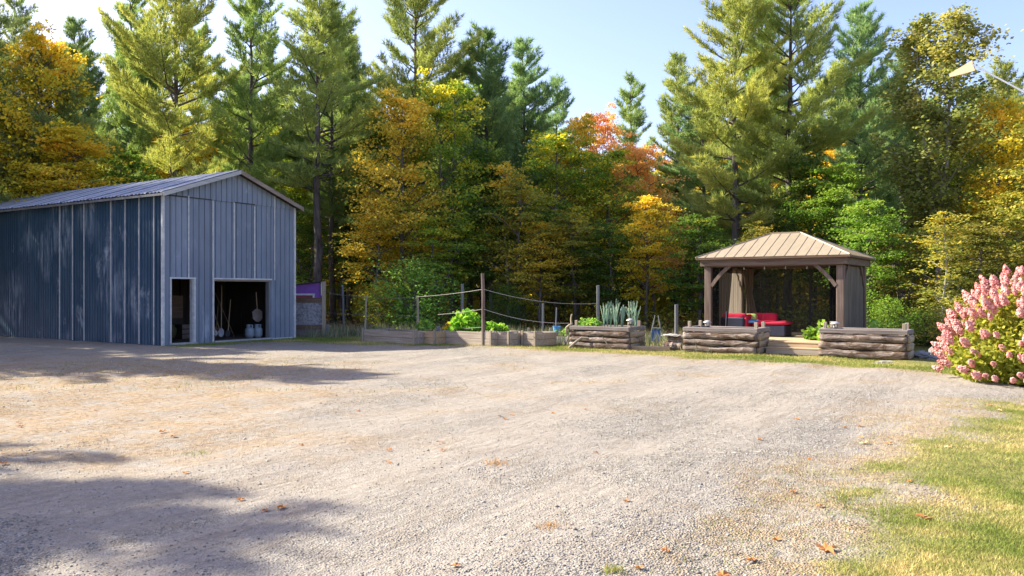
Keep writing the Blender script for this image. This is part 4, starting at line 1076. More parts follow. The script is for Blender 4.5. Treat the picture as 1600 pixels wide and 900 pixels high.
def bed(px0, px1, Y, h, depth, mat, label, nboard=2, rz=BR, soil=True):
    x0 = gx(px0, Y); k = (px1 - 800) / F; e_ = Vector((math.cos(rz), math.sin(rz))); W = (k * Y - x0) / (e_.x - k * e_.y)
    e = empty('raised_bed', (x0, Y, G(x0, Y)), rz, label, 'raised bed', 'raised garden beds'); t = .045
    for i in range(nboard):
        z = h * (i + .5) / nboard; hh = h / nboard - .008
        MB().bbox((W / 2, t / 2 + random.uniform(-.004, .004), z), (W, t, hh), .006, random.uniform(-.004, .004)).part('front_board', MAT[mat], e)
        MB().bbox((W / 2, depth - t / 2, z), (W, t, hh), .006).part('back_board', MAT[mat], e)
        for x in (t / 2, W - t / 2): MB().bbox((x, depth / 2, z), (t, depth - 2 * t - .004, hh), .006).part('end_board', MAT[mat], e)
    for x in (.05, W - .05): MB().bbox((x, -.025, h * .55), (.07, .045, h * 1.18), .006).part('corner_stake', MAT['stake'], e)
    if soil: MB().box((W / 2, depth / 2, h * .42), (W - 2 * t - .01, depth - 2 * t - .01, h * .8)).part('bed_soil', MAT['soil'], e)
    return e, W
bed(566, 649, 27.2, .40, 1.2, 'bed', 'long two-board raised bed at the left end of the garden')
bed(650, 681, 26.1, .41, 1.1, 'bed_new', 'short fresh brown raised bed holding a young plant')
bed(688, 769, 26.0, .43, 1.3, 'bed', 'raised bed full of bright green beans behind the cedar post')
bed(770, 797, 24.9, .40, 1.0, 'bed', 'short square-fronted bed just right of the cedar post')
bed(797.5, 815, 25.4, .37, 1.0, 'bed', 'narrow recessed bed between two square-fronted beds', 2)
bed(815, 838.5, 24.8, .40, 1.0, 'bed', 'square-fronted bed beside the low dark bed')
bed(845, 890, 26.2, .24, 1.2, 'greypost', 'low dark grey bed reaching to the leek planter', 1)
for px, py0, py1, Y, lab in ((685, 509, 537, 26.2, 'grey stub post between the two left beds'), (786, 512, 524, 26.5, 'short stake behind the square-fronted beds, left one'), (826, 512, 524, 26.6, 'short stake behind the beds, middle one'), (860, 512, 526, 27, 'short stake behind the low dark bed')):
    x = gx(px, Y); tag(MB().bbox((0, 0, gz(py0, Y) / 2), (.11 if px == 685 else .07, .06, gz(py0, Y)), .008).part('wooden_stake', MAT['greypost' if px == 685 else 'stake'], None, (x, Y, G(x, Y))), lab, 'stake')
e = empty('bucket', (gx(870, 26.7), 26.7, .24), 0, 'small light blue bucket on the low dark bed', 'bucket')
MB().lathe((0, 0, 0), [(.10, 0), (.13, .25), (.138, .25), (.138, .265), (.12, .265), (.095, .02)], 16).part('bucket_body', MAT['ltblue'], e); MB().tube([(-.13, 0, .25), (-.08, 0, .31), (.08, 0, .31), (.13, 0, .25)], .006, 6).part('handle', MAT['wire'], e)


def leafy_plant(name, c, r, h, n, leaf, mat, label, cat, group=None, stems=7):
    e = empty(name, c, random.uniform(0, 6), label, cat, group); P = []
    m = MB()
    for k in range(stems):
        a = random.uniform(0, 6.28); q = random.uniform(.2, .8) * r; t_ = Vector((math.cos(a) * q, math.sin(a) * q, h * random.uniform(.6, .95)))
        m.tube([(t_.x * .3, t_.y * .3, 0), tuple(t_ * .55 + Vector((0, 0, .05))), tuple(t_)], [.012, .009, .004], 5)
    m.part('stems', MAT['stem'], e)
    v = rng.normal(size=(n, 3)); v = v / np.linalg.norm(v, axis=1, keepdims=True) * (rng.random((n, 1)) ** .5)
    v[:, 2] = np.abs(v[:, 2]) ; lump_ = 1 + .45 * (fbm(v[:, 0] * 2 + 7 * r, v[:, 1] * 2 + v[:, 2] * 2, 5) - .5) * 2
    P = v * np.array([r, r, h]) * lump_[:, None]; P[:, 2] += .04
    V, Fc = leaf_mesh(P, leaf, .5)
    link('foliage', npmesh('foliage', V, Fc, MAT['leaf'][mat], np.clip(rng.random(n) * .75 + .2 * v[:, 2], 0, 1)), e)
    return e
def at(px, Y, z): return (gx(px, Y), Y, z)
leafy_plant('bean_plant', at(727, 26.0, .38), .52, .68, 620, .15, 'bean', 'biggest bright green bean plant, left of the cedar post', 'plant')
leafy_plant('bean_plant', at(743, 25.9, .38), .34, .48, 300, .14, 'bean', 'bright green bean plant right behind the cedar post', 'plant')
leafy_plant('bean_plant', at(768, 25.7, .38), .30, .30, 170, .12, 'bean', 'low green plant just right of the cedar post', 'plant')
leafy_plant('bean_plant', at(784, 25.6, .36), .24, .26, 110, .11, 'bean', 'small green plant over the square-fronted bed', 'plant')
leafy_plant('pepper_plant', at(664, 26.5, .38), .34, .36, 200, .13, 'herb', 'young green plant in the short fresh bed', 'plant')
leafy_plant('seedling', at(698, 26.6, .38), .14, .22, 50, .10, 'gold', 'small yellowing seedling at the left of the big bean plant', 'plant')
leafy_plant('low_weed', at(880, 26.6, .2), .32, .2, 150, .09, 'herb', 'low green weed at the right end of the low dark bed', 'plant')


def weeds():
    n = 9000; X = -8.2 + rng.random(n) * 14; Y = yb_grass(X) + 2.2 + rng.random(n) * 5.5; ok = Y < yf_forest(X) + 1; X, Y = X[ok], Y[ok]
    k = fbm(X * .9, Y * .9, 81); ok = rng.random(len(X)) < sstep(.35, .6, k); X, Y = X[ok], Y[ok]
    blades('garden_weeds', 'pale grey green weeds and tall grass behind the raised beds', X, Y, .42, .026, MAT['leaf']['weed'], rng.random(len(X)), .6)
weeds()

# ------------------------------------------------------------------ log planters (gazebo frame)
GZ_R = rad(-34); GZ_O = Vector((5.50, 24.54)); gc, gs = math.cos(GZ_R), math.sin(GZ_R)
def gl(lx, ly, lz=0.0): return Vector((GZ_O.x + lx * gc - ly * gs, GZ_O.y + lx * gs + ly * gc, lz))


def log_mesh(L, r, seed, flat=.8, axis='x', square=0.0):
    rs_ = random.Random(seed); m = MB(); n = 14; st = 22; V = []
    for i in range(st + 1):
        t = i / st; rr = r * (1 + .22 * mnoise.noise(Vector((t * 5 + seed, 0, seed))) + .04 * rs_.uniform(-1, 1)); oy = .035 * mnoise.noise(Vector((t * 3, seed, 0))); oz = .03 * mnoise.noise(Vector((t * 3, seed, 9)))
        for k in range(n):
            a = 6.2832 * k / n; q = rr * (1 + .17 * mnoise.noise(Vector((math.cos(a) * 1.6, math.sin(a) * 1.6, t * 7 + seed * 3))) + .10 * mnoise.noise(Vector((math.cos(a) * 3, math.sin(a) * 3, t * 22 + seed * 5))))
            q = q / max(abs(math.cos(a)), abs(math.sin(a))) ** square
            V.append((t * L, oy + q * math.cos(a) * flat, oz + q * math.sin(a)))
    Fs = [(i * n + k, i * n + (k + 1) % n, (i + 1) * n + (k + 1) % n, (i + 1) * n + k) for i in range(st) for k in range(n)] + [tuple(range(n)), tuple(range(st * n, st * n + n))]
    if axis == 'y': V = [(-y, x, z) for x, y, z in V]
    m.add(V, Fs); return m


def planter(x0, y0, L, D, h, label, nlog, seed, endmat='log_end'):
    p = gl(x0, y0); e = empty('log_planter', (p.x, p.y, G(p.x, p.y)), GZ_R, label, 'planter', 'log planters along the edge of the yard')
    cap = .12; r = (h - cap) / nlog / 2 * .97
    for i in range(nlog):
        z = (h - cap) / nlog * (i + .5)
        log_mesh(L + random.uniform(-.03, .04), r * (1, .94, .98)[i % 3], seed + i, .8, 'x', .75 if seed == 90 and i < 2 else .15).part('log', MAT['log'], e, (random.uniform(-.03, .01), r * .75, z), smooth=True)
        log_mesh(L - .05, r, seed + 10 + i).part('log', MAT['log'], e, (.03, D - r * .75, z), smooth=True)
        for x, sd in ((r * .8, 20), (L - r * .35, 30)):
            log_mesh(D - 2 * r * 1.55, r * .98, seed + sd + i, .72, 'y', .7).part('end_log', MAT[endmat], e, (x, r * 1.6, z), smooth=True)
    for y in (r * .75, D - r * .75): MB().bbox((L / 2, y, h - cap / 2 + .012), (L + .02, .13, cap - .01), .012, random.uniform(-.003, .003)).part('cap_board', MAT['cap'], e)
    for x in (.06, L - .06): MB().bbox((x, D / 2, h - cap / 2 + .016), (.13, D - 2 * r * .75 - .14, cap - .01), .012).part('cap_board', MAT['cap'], e)
    for x, y in ((.09, .20), (L - .1, .2), (L - .12, D - .25), (.12, D - .22)):
        MB().bbox((x, y + .06, (h + .13) / 2 + .1), (.085, .08, h + .0), .008).part('corner_stake', MAT['stake'], e)
    MB().box((L / 2, D / 2, h * .42), (L - .3, D - .38, h * .72)).part('planter_soil', MAT['soil'], e)
    return e
pl1 = planter(-2.86, -2.58, 1.90, 1.15, .63, 'left log planter holding leeks and green herbs', 3, 3)
pl2 = planter(.49, -2.17, 2.03, 1.15, .67, 'middle log planter with three round bark logs, left of the steps', 3, 50)
pl3 = planter(4.02, -1.92, 2.03, 1.0, .70, 'right log planter with broad flat logs, nearest the hydrangea', 3, 90)


def solar_lamp(lx, ly, z, label):
    p = gl(lx, ly, z); e = empty('solar_lamp', p, 0, label, 'lamp', 'small post lamps on the planters')
    MB().lathe((0, 0, 0), [(.055, 0), (.055, .015), (.045, .02), (.045, .03)], 14).part('lamp_base', MAT['black'], e)
    MB().lathe((0, 0, 0), [(.046, .03), (.062, .12)], 14).part('lamp_glass', MAT['lampglass'], e)
    for k in range(4):
        a = .8 + k * 1.57; MB().tube([(.052 * math.cos(a), .052 * math.sin(a), .03), (.069 * math.cos(a), .069 * math.sin(a), .12)], .006, 5).part('lamp_bar', MAT['black'], e)
    MB().lathe((0, 0, 0), [(.115, .115), (.115, .125), (.085, .155), (.045, .175), (.01, .18)], 16).part('lamp_cap', MAT['lampcap'], e, smooth=True)
solar_lamp(-1.02, -2.35, .70, 'small mushroom shaped solar lamp at the right end of the leek planter')
solar_lamp(1.10, -1.95, .68, 'solar lamp on the middle log planter left of the gazebo post')
solar_lamp(4.38, -1.78, .71, 'silver capped solar lamp on the right log planter')


def leek(c, label):
    e = empty('leek_plant', c, random.uniform(-.3, .3) + GZ_R, label, 'leek', 'tall leeks in the left log planter'); h = random.uniform(.62, .92)
    MB().tube([(0, 0, -.1), (0, 0, .16)], [.02, .016], 8).part('stem', MAT['leaf']['leek'], e)
    for k in range(7):
        a = (k % 2) * math.pi + random.uniform(-.5, .5); s_ = random.uniform(.04, .26) * (1 if k > 1 else .3); L = h * random.uniform(.7, 1.05); V = []
        hd = Vector((math.cos(a), math.sin(a) * .8, 0)); lt = Vector((-hd.y, hd.x, 0)); st = 6; dr = random.uniform(0, .3) if k > 2 else 0
        for i in range(st + 1):
            t = i / st; w_ = .021 * (1 - t) ** .55 + .001; p = Vector((0, 0, .08)) + hd * (s_ * L * t ** 1.2) + Vector((0, 0, L * (t - dr * t ** 3)))
            V += [p - lt * w_ - hd * .006, p + hd * .008, p + lt * w_ - hd * .006]
        Fs = []
        for i in range(st): Fs += [(3 * i, 3 * i + 1, 3 * i + 4, 3 * i + 3), (3 * i + 1, 3 * i + 2, 3 * i + 5, 3 * i + 4)]
        m = MB().add(V, Fs); me = m.mesh('leaf', MAT['leaf']['leek']); a_ = me.attributes.new('tint', 'FLOAT', 'FACE'); tv = random.random() * .7
        a_.data.foreach_set('value', [min(1, tv + .3 * (i // 2) / st) for i in range(len(me.polygons))]); link('leaf', me, e)
for lx, ly in ((-2.02, -2.0), (-1.92, -1.78), (-1.84, -2.15), (-1.72, -1.9), (-1.62, -2.12), (-1.5, -1.85), (-1.42, -2.1), (-1.30, -1.8), (-1.12, -2.05), (-1.08, -1.85), (-1.2, -1.65), (-1.78, -1.65)):
    leek(gl(lx, ly, .5), 'tall blue-green leek standing in the left log planter')
for k, (lx, ly, r_) in enumerate(((-2.5, -2.2, .30), (-2.2, -2.28, .27), (-2.72, -2.15, .2))):
    leafy_plant('herb_plant', gl(lx, ly, .5), r_, .36 if k < 2 else .26, 420 if k < 2 else 200, .075, 'herb', ('bushy green herb at the left end of the leek planter', 'bushy green herb next to the first leeks', 'small trailing herb at the left corner of the leek planter')[k], 'plant')
# crooked stick on the left corner, prop sticks
p = gl(-2.86, -2.5, .6)
tag(MB().tube([p + Vector((-.12, 0, -.22)), p + Vector((-.13, 0, -.02)), p + Vector((-.03, 0, .06)), p + Vector((.03, 0, .08)), p + Vector((.0, 0, .22)), p + Vector((.02, 0, .36)), p + Vector((.05, 0, .38))], [.03, .035, .04, .04, .025, .02, .012], 8).part('crooked_branch', MAT['stake'], smooth=True), 'crooked pale branch hooked over the left corner of the leek planter', 'branch')
q = gl(-2.45, -2.7)
tag(MB().tube([q + Vector((-.32, -.15, .02)), q + Vector((-.1, -.03, .2)), q + Vector((.05, .02, .30)), q + Vector((.3, .02, .29)), q + Vector((.55, -.05, .31))], [.04, .04, .035, .03, .02], 8).part('fallen_branch', MAT['stake'], smooth=True), 'bent weathered branch leaning on the front of the leek planter', 'branch')
q = gl(-1.5, -2.66); tag(MB().tube([q + Vector((.02, -.05, .02)), q + Vector((-.22, .02, .36))], [.016, .02], 6).part('prop_stick', MAT['stake']), 'short straight stick leaning on the leek planter logs', 'stick')

# slab bench on stumps and timber edging between planters
e = empty('slab_bench', gl(.02, -1.85), GZ_R, 'grey slab resting on split logs at the left of the middle planter', 'bench')
m = lump('slab', (0, 0, .38), (.30, .2, .045), 'slab', None, None, 8.8); m.parent = e
log_mesh(.52, .13, 71, 1.1).part('log', MAT['log'], e, (-.18, -.02, .12), smooth=True); log_mesh(.45, .11, 72, 1.1).part('log', MAT['log'], e, (-.10, .03, .30), smooth=True)
a_, b_ = gl(-.95, -2.3), gl(.0, -2.1)
tag(MB().bbox(((a_.x + b_.x) / 2, (a_.y + b_.y) / 2, .05), ((b_ - a_).length + .15, .12, .12), .012, math.atan2(b_.y - a_.y, b_.x - a_.x)).part('timber_edging', MAT['bed_new']), 'pale timber laid on the ground between the left and middle planters', 'timber')
# blue A-frame behind
e = empty('folding_ladder', (gx(1026, 26.2), 26.2, 0), rad(-20), 'small blue and grey folding A-frame standing left of the gazebo', 'ladder')
for sx in (-1, 1): MB().tube([(sx * .22, -.2, 0), (sx * .05, 0, .88)], .013, 6).part('leg', MAT['greypost'], e); MB().tube([(sx * .22, .25, 0), (sx * .05, 0.01, .88)], .011, 6).part('leg', MAT['greypost'], e)
MB().prism([(-.2, -.17, .06), (.2, -.17, .06), (.12, -.1, .42), (-.12, -.1, .42)], (0, .02, 0)).part('panel', MAT['blue'], e); MB().box((0, -.09, .48), (.28, .06, .03)).part('step', MAT['rod'], e)

# ------------------------------------------------------------------ deck, steps and gazebo
dk = empty('deck', gl(0, 0), GZ_R, 'low pale wooden deck with one step in front of the gazebo', 'deck')
GW, GD, DZ = 4.364, 3.49, .32
n = 36
for k in range(n):
    y0 = -1.45 + (GD + 1.6) * k / n; y1 = -1.45 + (GD + 1.6) * (k + 1) / n - .008
    x0, x1 = (-.1, GW + .1) if y0 > -.7 else (2.58, 4.02)
    MB().bbox(((x0 + x1) / 2, (y0 + y1) / 2, DZ - .018), (x1 - x0, y1 - y0, .036), .004).part('deck_board', MAT['deck'], dk)
MB().box((3.30, -1.42, DZ - .15), (1.44, .04, .21)).part('deck_fascia', MAT['deck'], dk)
MB().box((GW / 2, -.66, DZ - .17), (GW + .16, .04, .22)).box((GW / 2, GD + .1, DZ - .17), (GW + .16, .04, .22)).box((-.06, GD / 2 - .3, DZ - .17), (.04, GD + .7, .22)).box((GW + .06, GD / 2 - .3, DZ - .17), (.04, GD + .7, .22)).part('deck_frame', MAT['bed'], dk)
MB().bbox((3.32, -1.60, .162), (1.40, .30, .036), .005).part('step_tread', MAT['deck'], dk); MB().box((3.32, -1.73, .075), (1.38, .03, .13)).part('step_riser', MAT['bed'], dk)

gz_ = empty('gazebo', gl(0, 0, DZ), GZ_R, 'brown timber gazebo with tan metal hip roof and dark netting', 'gazebo')
def Z(z): return z - DZ
EZ, RZ, BZ = 2.63, 3.39, 2.38
PO = .30
posts = {}
for nm, x, y in (('fl', PO, PO), ('fr', GW - PO, PO), ('bl', PO, GD - PO), ('br', GW - PO, GD - PO)):
    posts[nm] = (x, y); MB().bbox((x, y, Z(BZ) / 2), (.20, .20, Z(BZ)), .012).part('post', MAT['gaz'], gz_)
for y in (.16, GD - .16): MB().bbox((GW / 2, y, Z((BZ + EZ) / 2 + .0)), (GW - .2, .09, EZ - BZ - .02), .006).part('beam', MAT['gazx'], gz_)
for x in (.16, GW - .16): MB().bbox((x, GD / 2, Z((BZ + EZ) / 2 - .004)), (.09, GD - .42, EZ - BZ - .03), .006).part('beam', MAT['gazx'], gz_)
MB().box((GW / 2, .28, Z(BZ + .06)), (GW - .7, .12, .14)).box((GW / 2, GD - .28, Z(BZ + .06)), (GW - .7, .12, .14)).part('inner_beam', MAT['gazx'], gz_)
# gutter edge strip just under the roof
MB().box((GW / 2, .02, Z(EZ - .02)), (GW, .04, .05)).box((GW / 2, GD - .02, Z(EZ - .02)), (GW, .04, .05)).box((.02, GD / 2, Z(EZ - .02)), (.04, GD - .09, .05)).box((GW - .02, GD / 2, Z(EZ - .02)), (.04, GD - .09, .05)).part('eave_strip', MAT['rail'], gz_)


def brace(a, b, w_=.10, th=.06):
    a, b = Vector(a), Vector(b); d = (b - a).normalized(); hz = Vector((d.x, d.y, 0)).normalized(); nn = Vector((-hz.y, hz.x, 0)); up = nn.cross(d)
    pts = []; bow = .035
    for k in range(6): t = k / 5; pts.append(a.lerp(b, t) + up * (w_ / 2 - bow * math.sin(math.pi * t)) - nn * th / 2)
    for k in range(5, -1, -1): t = k / 5; pts.append(a.lerp(b, t) - up * (w_ / 2 + bow * math.sin(math.pi * t)) - nn * th / 2)
    MB().prism(pts, nn * th).part('brace', MAT['gaz'], gz_)
for nm, sx, sy in (('fl', 1, 1), ('fr', -1, 1), ('bl', 1, -1), ('br', -1, -1)):
    x, y = posts[nm]
    brace((x + sx * .11, y - sy * .08, Z(1.80)), (x + sx * .70, y - sy * .08, Z(2.42)))
    brace((x - sx * .06, y + sy * .11, Z(1.80)), (x - sx * .06, y + sy * .66, Z(2.42)))


def hip_slope(a, b, r0, r1, npan, eave_in):
    """a,b eave corners; r0,r1 ridge ends above them (3-D). Panels with raised seams."""
    a, b, r0, r1 = map(Vector, (a, b, r0, r1)); L = (b - a).length; e_ = (b - a) / L; up = (r0 - a) - e_ * (r0 - a).dot(e_); S = up.length; up = up / S; nn = e_.cross(up)
    if nn.z < 0: nn = -nn
    u0, u1 = (r0 - a).dot(e_), (r1 - a).dot(e_)
    def top(u): return S * (u / u0 if u < u0 else (1.0 if u <= u1 else (L - u) / (L - u1)))
    for k in range(npan):
        x0, x1 = L * k / npan, L * (k + 1) / npan; us = [x0] + [u for u in (u0, u1) if x0 + 1e-4 < u < x1 - 1e-4] + [x1]
        us = sorted(set(us)); poly = [a + e_ * x0, a + e_ * x1] + [a + e_ * u + up * max(top(u), 0) for u in reversed(us) if top(u) > 1e-4]
        if len(poly) < 3: continue
        MB().prism([p + nn * .0 for p in poly], nn * .018).part('roof_panel', MAT['gazroof'], gz_)
        if k > 0 and top(x0) > .08:
            p0 = a + e_ * x0 + nn * .019; p1 = p0 + up * (top(x0) - .02)
            MB().prism([p0 - e_ * .008, p0 + e_ * .008, p0 + e_ * .008 + nn * .011, p0 - e_ * .008 + nn * .011], p1 - p0).part('roof_seam', MAT['roofseam'], gz_)
MAT['roofseam'] = roofmetal('tan_seam_metal', (0.30, 0.24, 0.15), (0.25, 0.20, 0.125), 0.5, 0.0, 'y')
A = (0, 0, Z(EZ)); Bq = (GW, 0, Z(EZ)); Cq = (GW, GD, Z(EZ)); Dq = (0, GD, Z(EZ)); R0 = (GW / 2 - .42, GD / 2, Z(RZ)); R1 = (GW / 2 + .42, GD / 2, Z(RZ))
hip_slope(A, Bq, R0, R1, 15, 0); hip_slope(Bq, Cq, R1, R1, 12, 0); hip_slope(Cq, Dq, R1, R0, 15, 0); hip_slope(Dq, A, R0, R0, 12, 0)
for p, q in ((A, R0), (Bq, R1), (Cq, R1), (Dq, R0)):
    MB().tube([Vector(p) + Vector((0, 0, .02)), Vector(q) + Vector((0, 0, .02))], .03, 6).part('hip_cap', MAT['gazroof'], gz_)
MB().box((GW / 2, GD / 2, Z(RZ) + .02), (.9, .10, .05)).part('ridge_cap', MAT['gazroof'], gz_)
cl = MB()
cl.prism([(.1, .1, Z(EZ) - .01), (GW - .1, .1, Z(EZ) - .01), (GW / 2 + .42, GD / 2, Z(RZ) - .06), (GW / 2 - .42, GD / 2, Z(RZ) - .06)], (0, 0, -.02)); cl.prism([(.1, GD - .1, Z(EZ) - .01), (GW - .1, GD - .1, Z(EZ) - .01), (GW / 2 + .42, GD / 2, Z(RZ) - .06), (GW / 2 - .42, GD / 2, Z(RZ) - .06)], (0, 0, -.02))
cl.prism([(.1, .1, Z(EZ) - .01), (.1, GD - .1, Z(EZ) - .01), (GW / 2 - .42, GD / 2, Z(RZ) - .06)], (0, 0, -.02)); cl.prism([(GW - .1, .1, Z(EZ) - .01), (GW - .1, GD - .1, Z(EZ) - .01), (GW / 2 + .42, GD / 2, Z(RZ) - .06)], (0, 0, -.02))
cl.part('ceiling', MAT['rail'], gz_)


def drape(name, a, b, z0, z1, mat, amp=.035, waves=9, gather=None):
    a, b = Vector(a), Vector(b); n = waves * 8; st = 10; L = (b - a).length; e_ = (b - a) / L; nn = Vector((-e_.y, e_.x, 0)); V = []
    for j in range(st + 1):
        t = j / st; z = z0 + (z1 - z0) * t
        for i in range(n + 1):
            s_ = i / n; off = amp * (math.sin(s_ * waves * 6.283 + .5 * math.sin(t * 3)) + .4 * math.sin(s_ * waves * 2.7 * 6.283 + 1))
            u = s_ * L
            if gather:
                g = gather(t); u = g[0] + (u) * g[1]
            V.append(a + e_ * u + nn * off + Vector((0, 0, z)))
    Fs = [(j * (n + 1) + i, j * (n + 1) + i + 1, (j + 1) * (n + 1) + i + 1, (j + 1) * (n + 1) + i) for j in range(st) for i in range(n)]
    return MB().add(V, Fs).part(name, MAT[mat], gz_, smooth=True)
h1 = Z(BZ) - .02
drape('net_curtain', (PO + .12, GD - PO + .02, 0), (GW / 2 + .35, GD - PO + .02, 0), .02, h1, 'net', .008, 10)
drape('net_curtain', (GW / 2 + .36, GD - PO + .03, 0), (GW - PO - .12, GD - PO + .03, 0), .02, h1, 'net', .008, 8)
MB().box((GW / 2 + .35, GD - PO - .01, h1 / 2), (.05, .02, h1)).part('zip_strip', MAT['black'], gz_)
drape('beige_curtain', (PO + .03, PO + .9, 0), (PO + .03, GD - PO - .15, 0), .02, h1, 'drape', .04, 12)
drape('beige_curtain', (PO + .12, GD - PO - .12, 0), (PO + .62, GD - PO - .10, 0), .02, h1, 'drape', .05, 4, lambda t: (.12 * math.sin(t * 3.1) - .05 * t, .45 + .55 * abs(t - .62) / .62))
drape('gathered_net', (PO + .10, PO + .05, 0), (PO + .62, PO + .10, 0), .02, h1, 'net_d', .05, 5, lambda t: (0, .8 + .35 * t))
drape('gathered_net', (GW - PO - .34, PO + .12, 0), (GW - PO - .12, PO + .10, 0), .02, h1, 'net_d', .05, 3)
drape('taupe_curtain', (GW - PO + .02, PO + .12, 0), (GW - PO + .02, GD - PO - .12, 0), .02, h1, 'taupe', .03, 13)
drape('net_curtain', (GW - PO - .10, PO + .2, 0), (GW - PO - .10, GD - PO - .2, 0), .02, h1, 'net_d', .02, 9)
lt = empty('string_lights', gl(.4, .36, BZ), GZ_R, 'string of small round bulbs under the front gazebo beam', 'string lights')
MB().tube([(k * .325, 0, -.02 - .025 * math.sin(k * math.pi / 1.0 + .7) ** 2) for k in range(12)], .006, 5).part('cord', MAT['black'], lt)
for k in range(6): MB().lathe((.35 + k * .6, 0, -.10), [(.006, 0), (.02, .012), (.025, .03), (.02, .055), (.014, .07), (.014, .09)], 10).part('bulb', MAT['bulb'], lt, smooth=True)

# sofa set in the gazebo
def cushion(e, c, d, rz=0, rx=0, name='cushion', mat='red'):
    import bmesh
    bm = bmesh.new(); bmesh.ops.create_cube(bm, size=1); bmesh.ops.subdivide_edges(bm, edges=bm.edges[:], cuts=5, use_grid_fill=True)
    for v in bm.verts:
        x, y, z = v.co * 2; k = lambda a_, b_: 1 - .10 * (abs(a_) ** 4) - .10 * (abs(b_) ** 4)
        v.co = Vector((x * k(y, z) * d[0] / 2, y * k(x, z) * d[1] / 2, z * k(x, y) * d[2] / 2 + .012 * mnoise.noise(Vector((x * 2 + c[0], y * 2, z)))))
    bm.transform(Matrix.Translation(c) @ Matrix.Rotation(rz, 4, 'Z') @ Matrix.Rotation(rx, 4, 'X'))
    me = bpy.data.meshes.new(name); bm.to_mesh(me); bm.free(); me.materials.append(MAT[mat]); me.polygons.foreach_set('use_smooth', [True] * len(me.polygons)); return link(name, me, e)
sf = empty('corner_sofa', gl(.50, .62, DZ), GZ_R, 'dark wicker corner sofa with bright red cushions under the gazebo', 'sofa')
MB().bbox((.39, .42, .24), (.72, .80, .42), .03).part('arm_base', MAT['navy'], sf); MB().bbox((.39, .06, .28), (.74, .10, .52), .03).part('side_panel', MAT['navy'], sf)
MB().bbox((1.12, .85, .13), (.72, .9, .26), .03).part('seat_base', MAT['navy'], sf); MB().bbox((1.06, 1.30, .27), (.84, .12, .50), .03).part('back_frame', MAT['navy'], sf)
cushion(sf, (.40, .45, .50), (.70, .74, .13)); cushion(sf, (.42, .18, .585), (.74, .16, .17)); cushion(sf, (.77, .5, .37), (.12, .8, .54))
cushion(sf, (1.14, .82, .33), (.70, .86, .15)); cushion(sf, (1.22, 1.06, .51), (.48, .16, .31), 0, -.2); cushion(sf, (.84, 1.16, .51), (.40, .16, .30), 0, -.2)
ch = empty('chaise_ottoman', gl(1.84, .55, DZ), GZ_R, 'dark wicker chaise with flat red cushion at the sofa end', 'ottoman')
MB().bbox((.32, .34, .18), (.66, .70, .34), .03).part('ottoman_base', MAT['navy'], ch); cushion(ch, (.22, .34, .40), (1.0, .74, .10))
pw = empty('throw_pillow', gl(1.30, 1.15, DZ + .42), GZ_R, 'green and orange printed pillow leaning on the red sofa', 'pillow'); cushion(pw, (0, 0, .06), (.38, .13, .34), .15, -.3, 'pillow_cover', 'pillow')
pw = empty('throw_pillow', gl(1.36, 1.0, DZ + .40), GZ_R, 'flat turquoise pillow lying below the printed pillow', 'pillow'); cushion(pw, (0, 0, .03), (.42, .3, .09), .1, .1, 'pillow_cover', 'ltblue')
tag(MB().tube([gl(.78, .42, DZ), gl(.80, .42, DZ + .72)], .02, 8).part('standing_stick', MAT['trim']), 'thin pale stick upright beside the left gazebo post', 'stick')
leafy_plant('potted_shrub', gl(3.5, -.25, DZ), .36, .38, 230, .12, 'lime', 'yellow-green plant on the deck left of the right log planter', 'plant')
leafy_plant('tall_weed', gl(3.85, -.75, .3), .20, .62, 90, .11, 'bean', 'thin leafy stem behind the silver capped lamp', 'plant')
leafy_plant('low_shrub', gl(4.9, .9, 0), .5, .9, 260, .13, 'herb', 'green shrub against the right side of the gazebo', 'shrub')

# rocks right of the last planter
for px, py, s_, lab, sd in ((1440, 556, (.22, .18, .12), 'pale flat rock at the right of the last log planter', 1.1), (1456, 552, (.08, .07, .14), 'small upright pale rock behind the flat rock', 5.2), (1468, 558, (.24, .18, .09), 'low grey rock left of the hydrangea', 9.1), (1384, 566, (.26, .12, .05), 'thin pale stone lying against the foot of right log planter', 3.3)):
    Y = gy(py + 3) if px != 1384 else 18.9; x = gx(px, Y); lump('rock', (x, Y, G(x, Y) - .03), s_, 'rock', lab, 'rock', sd)

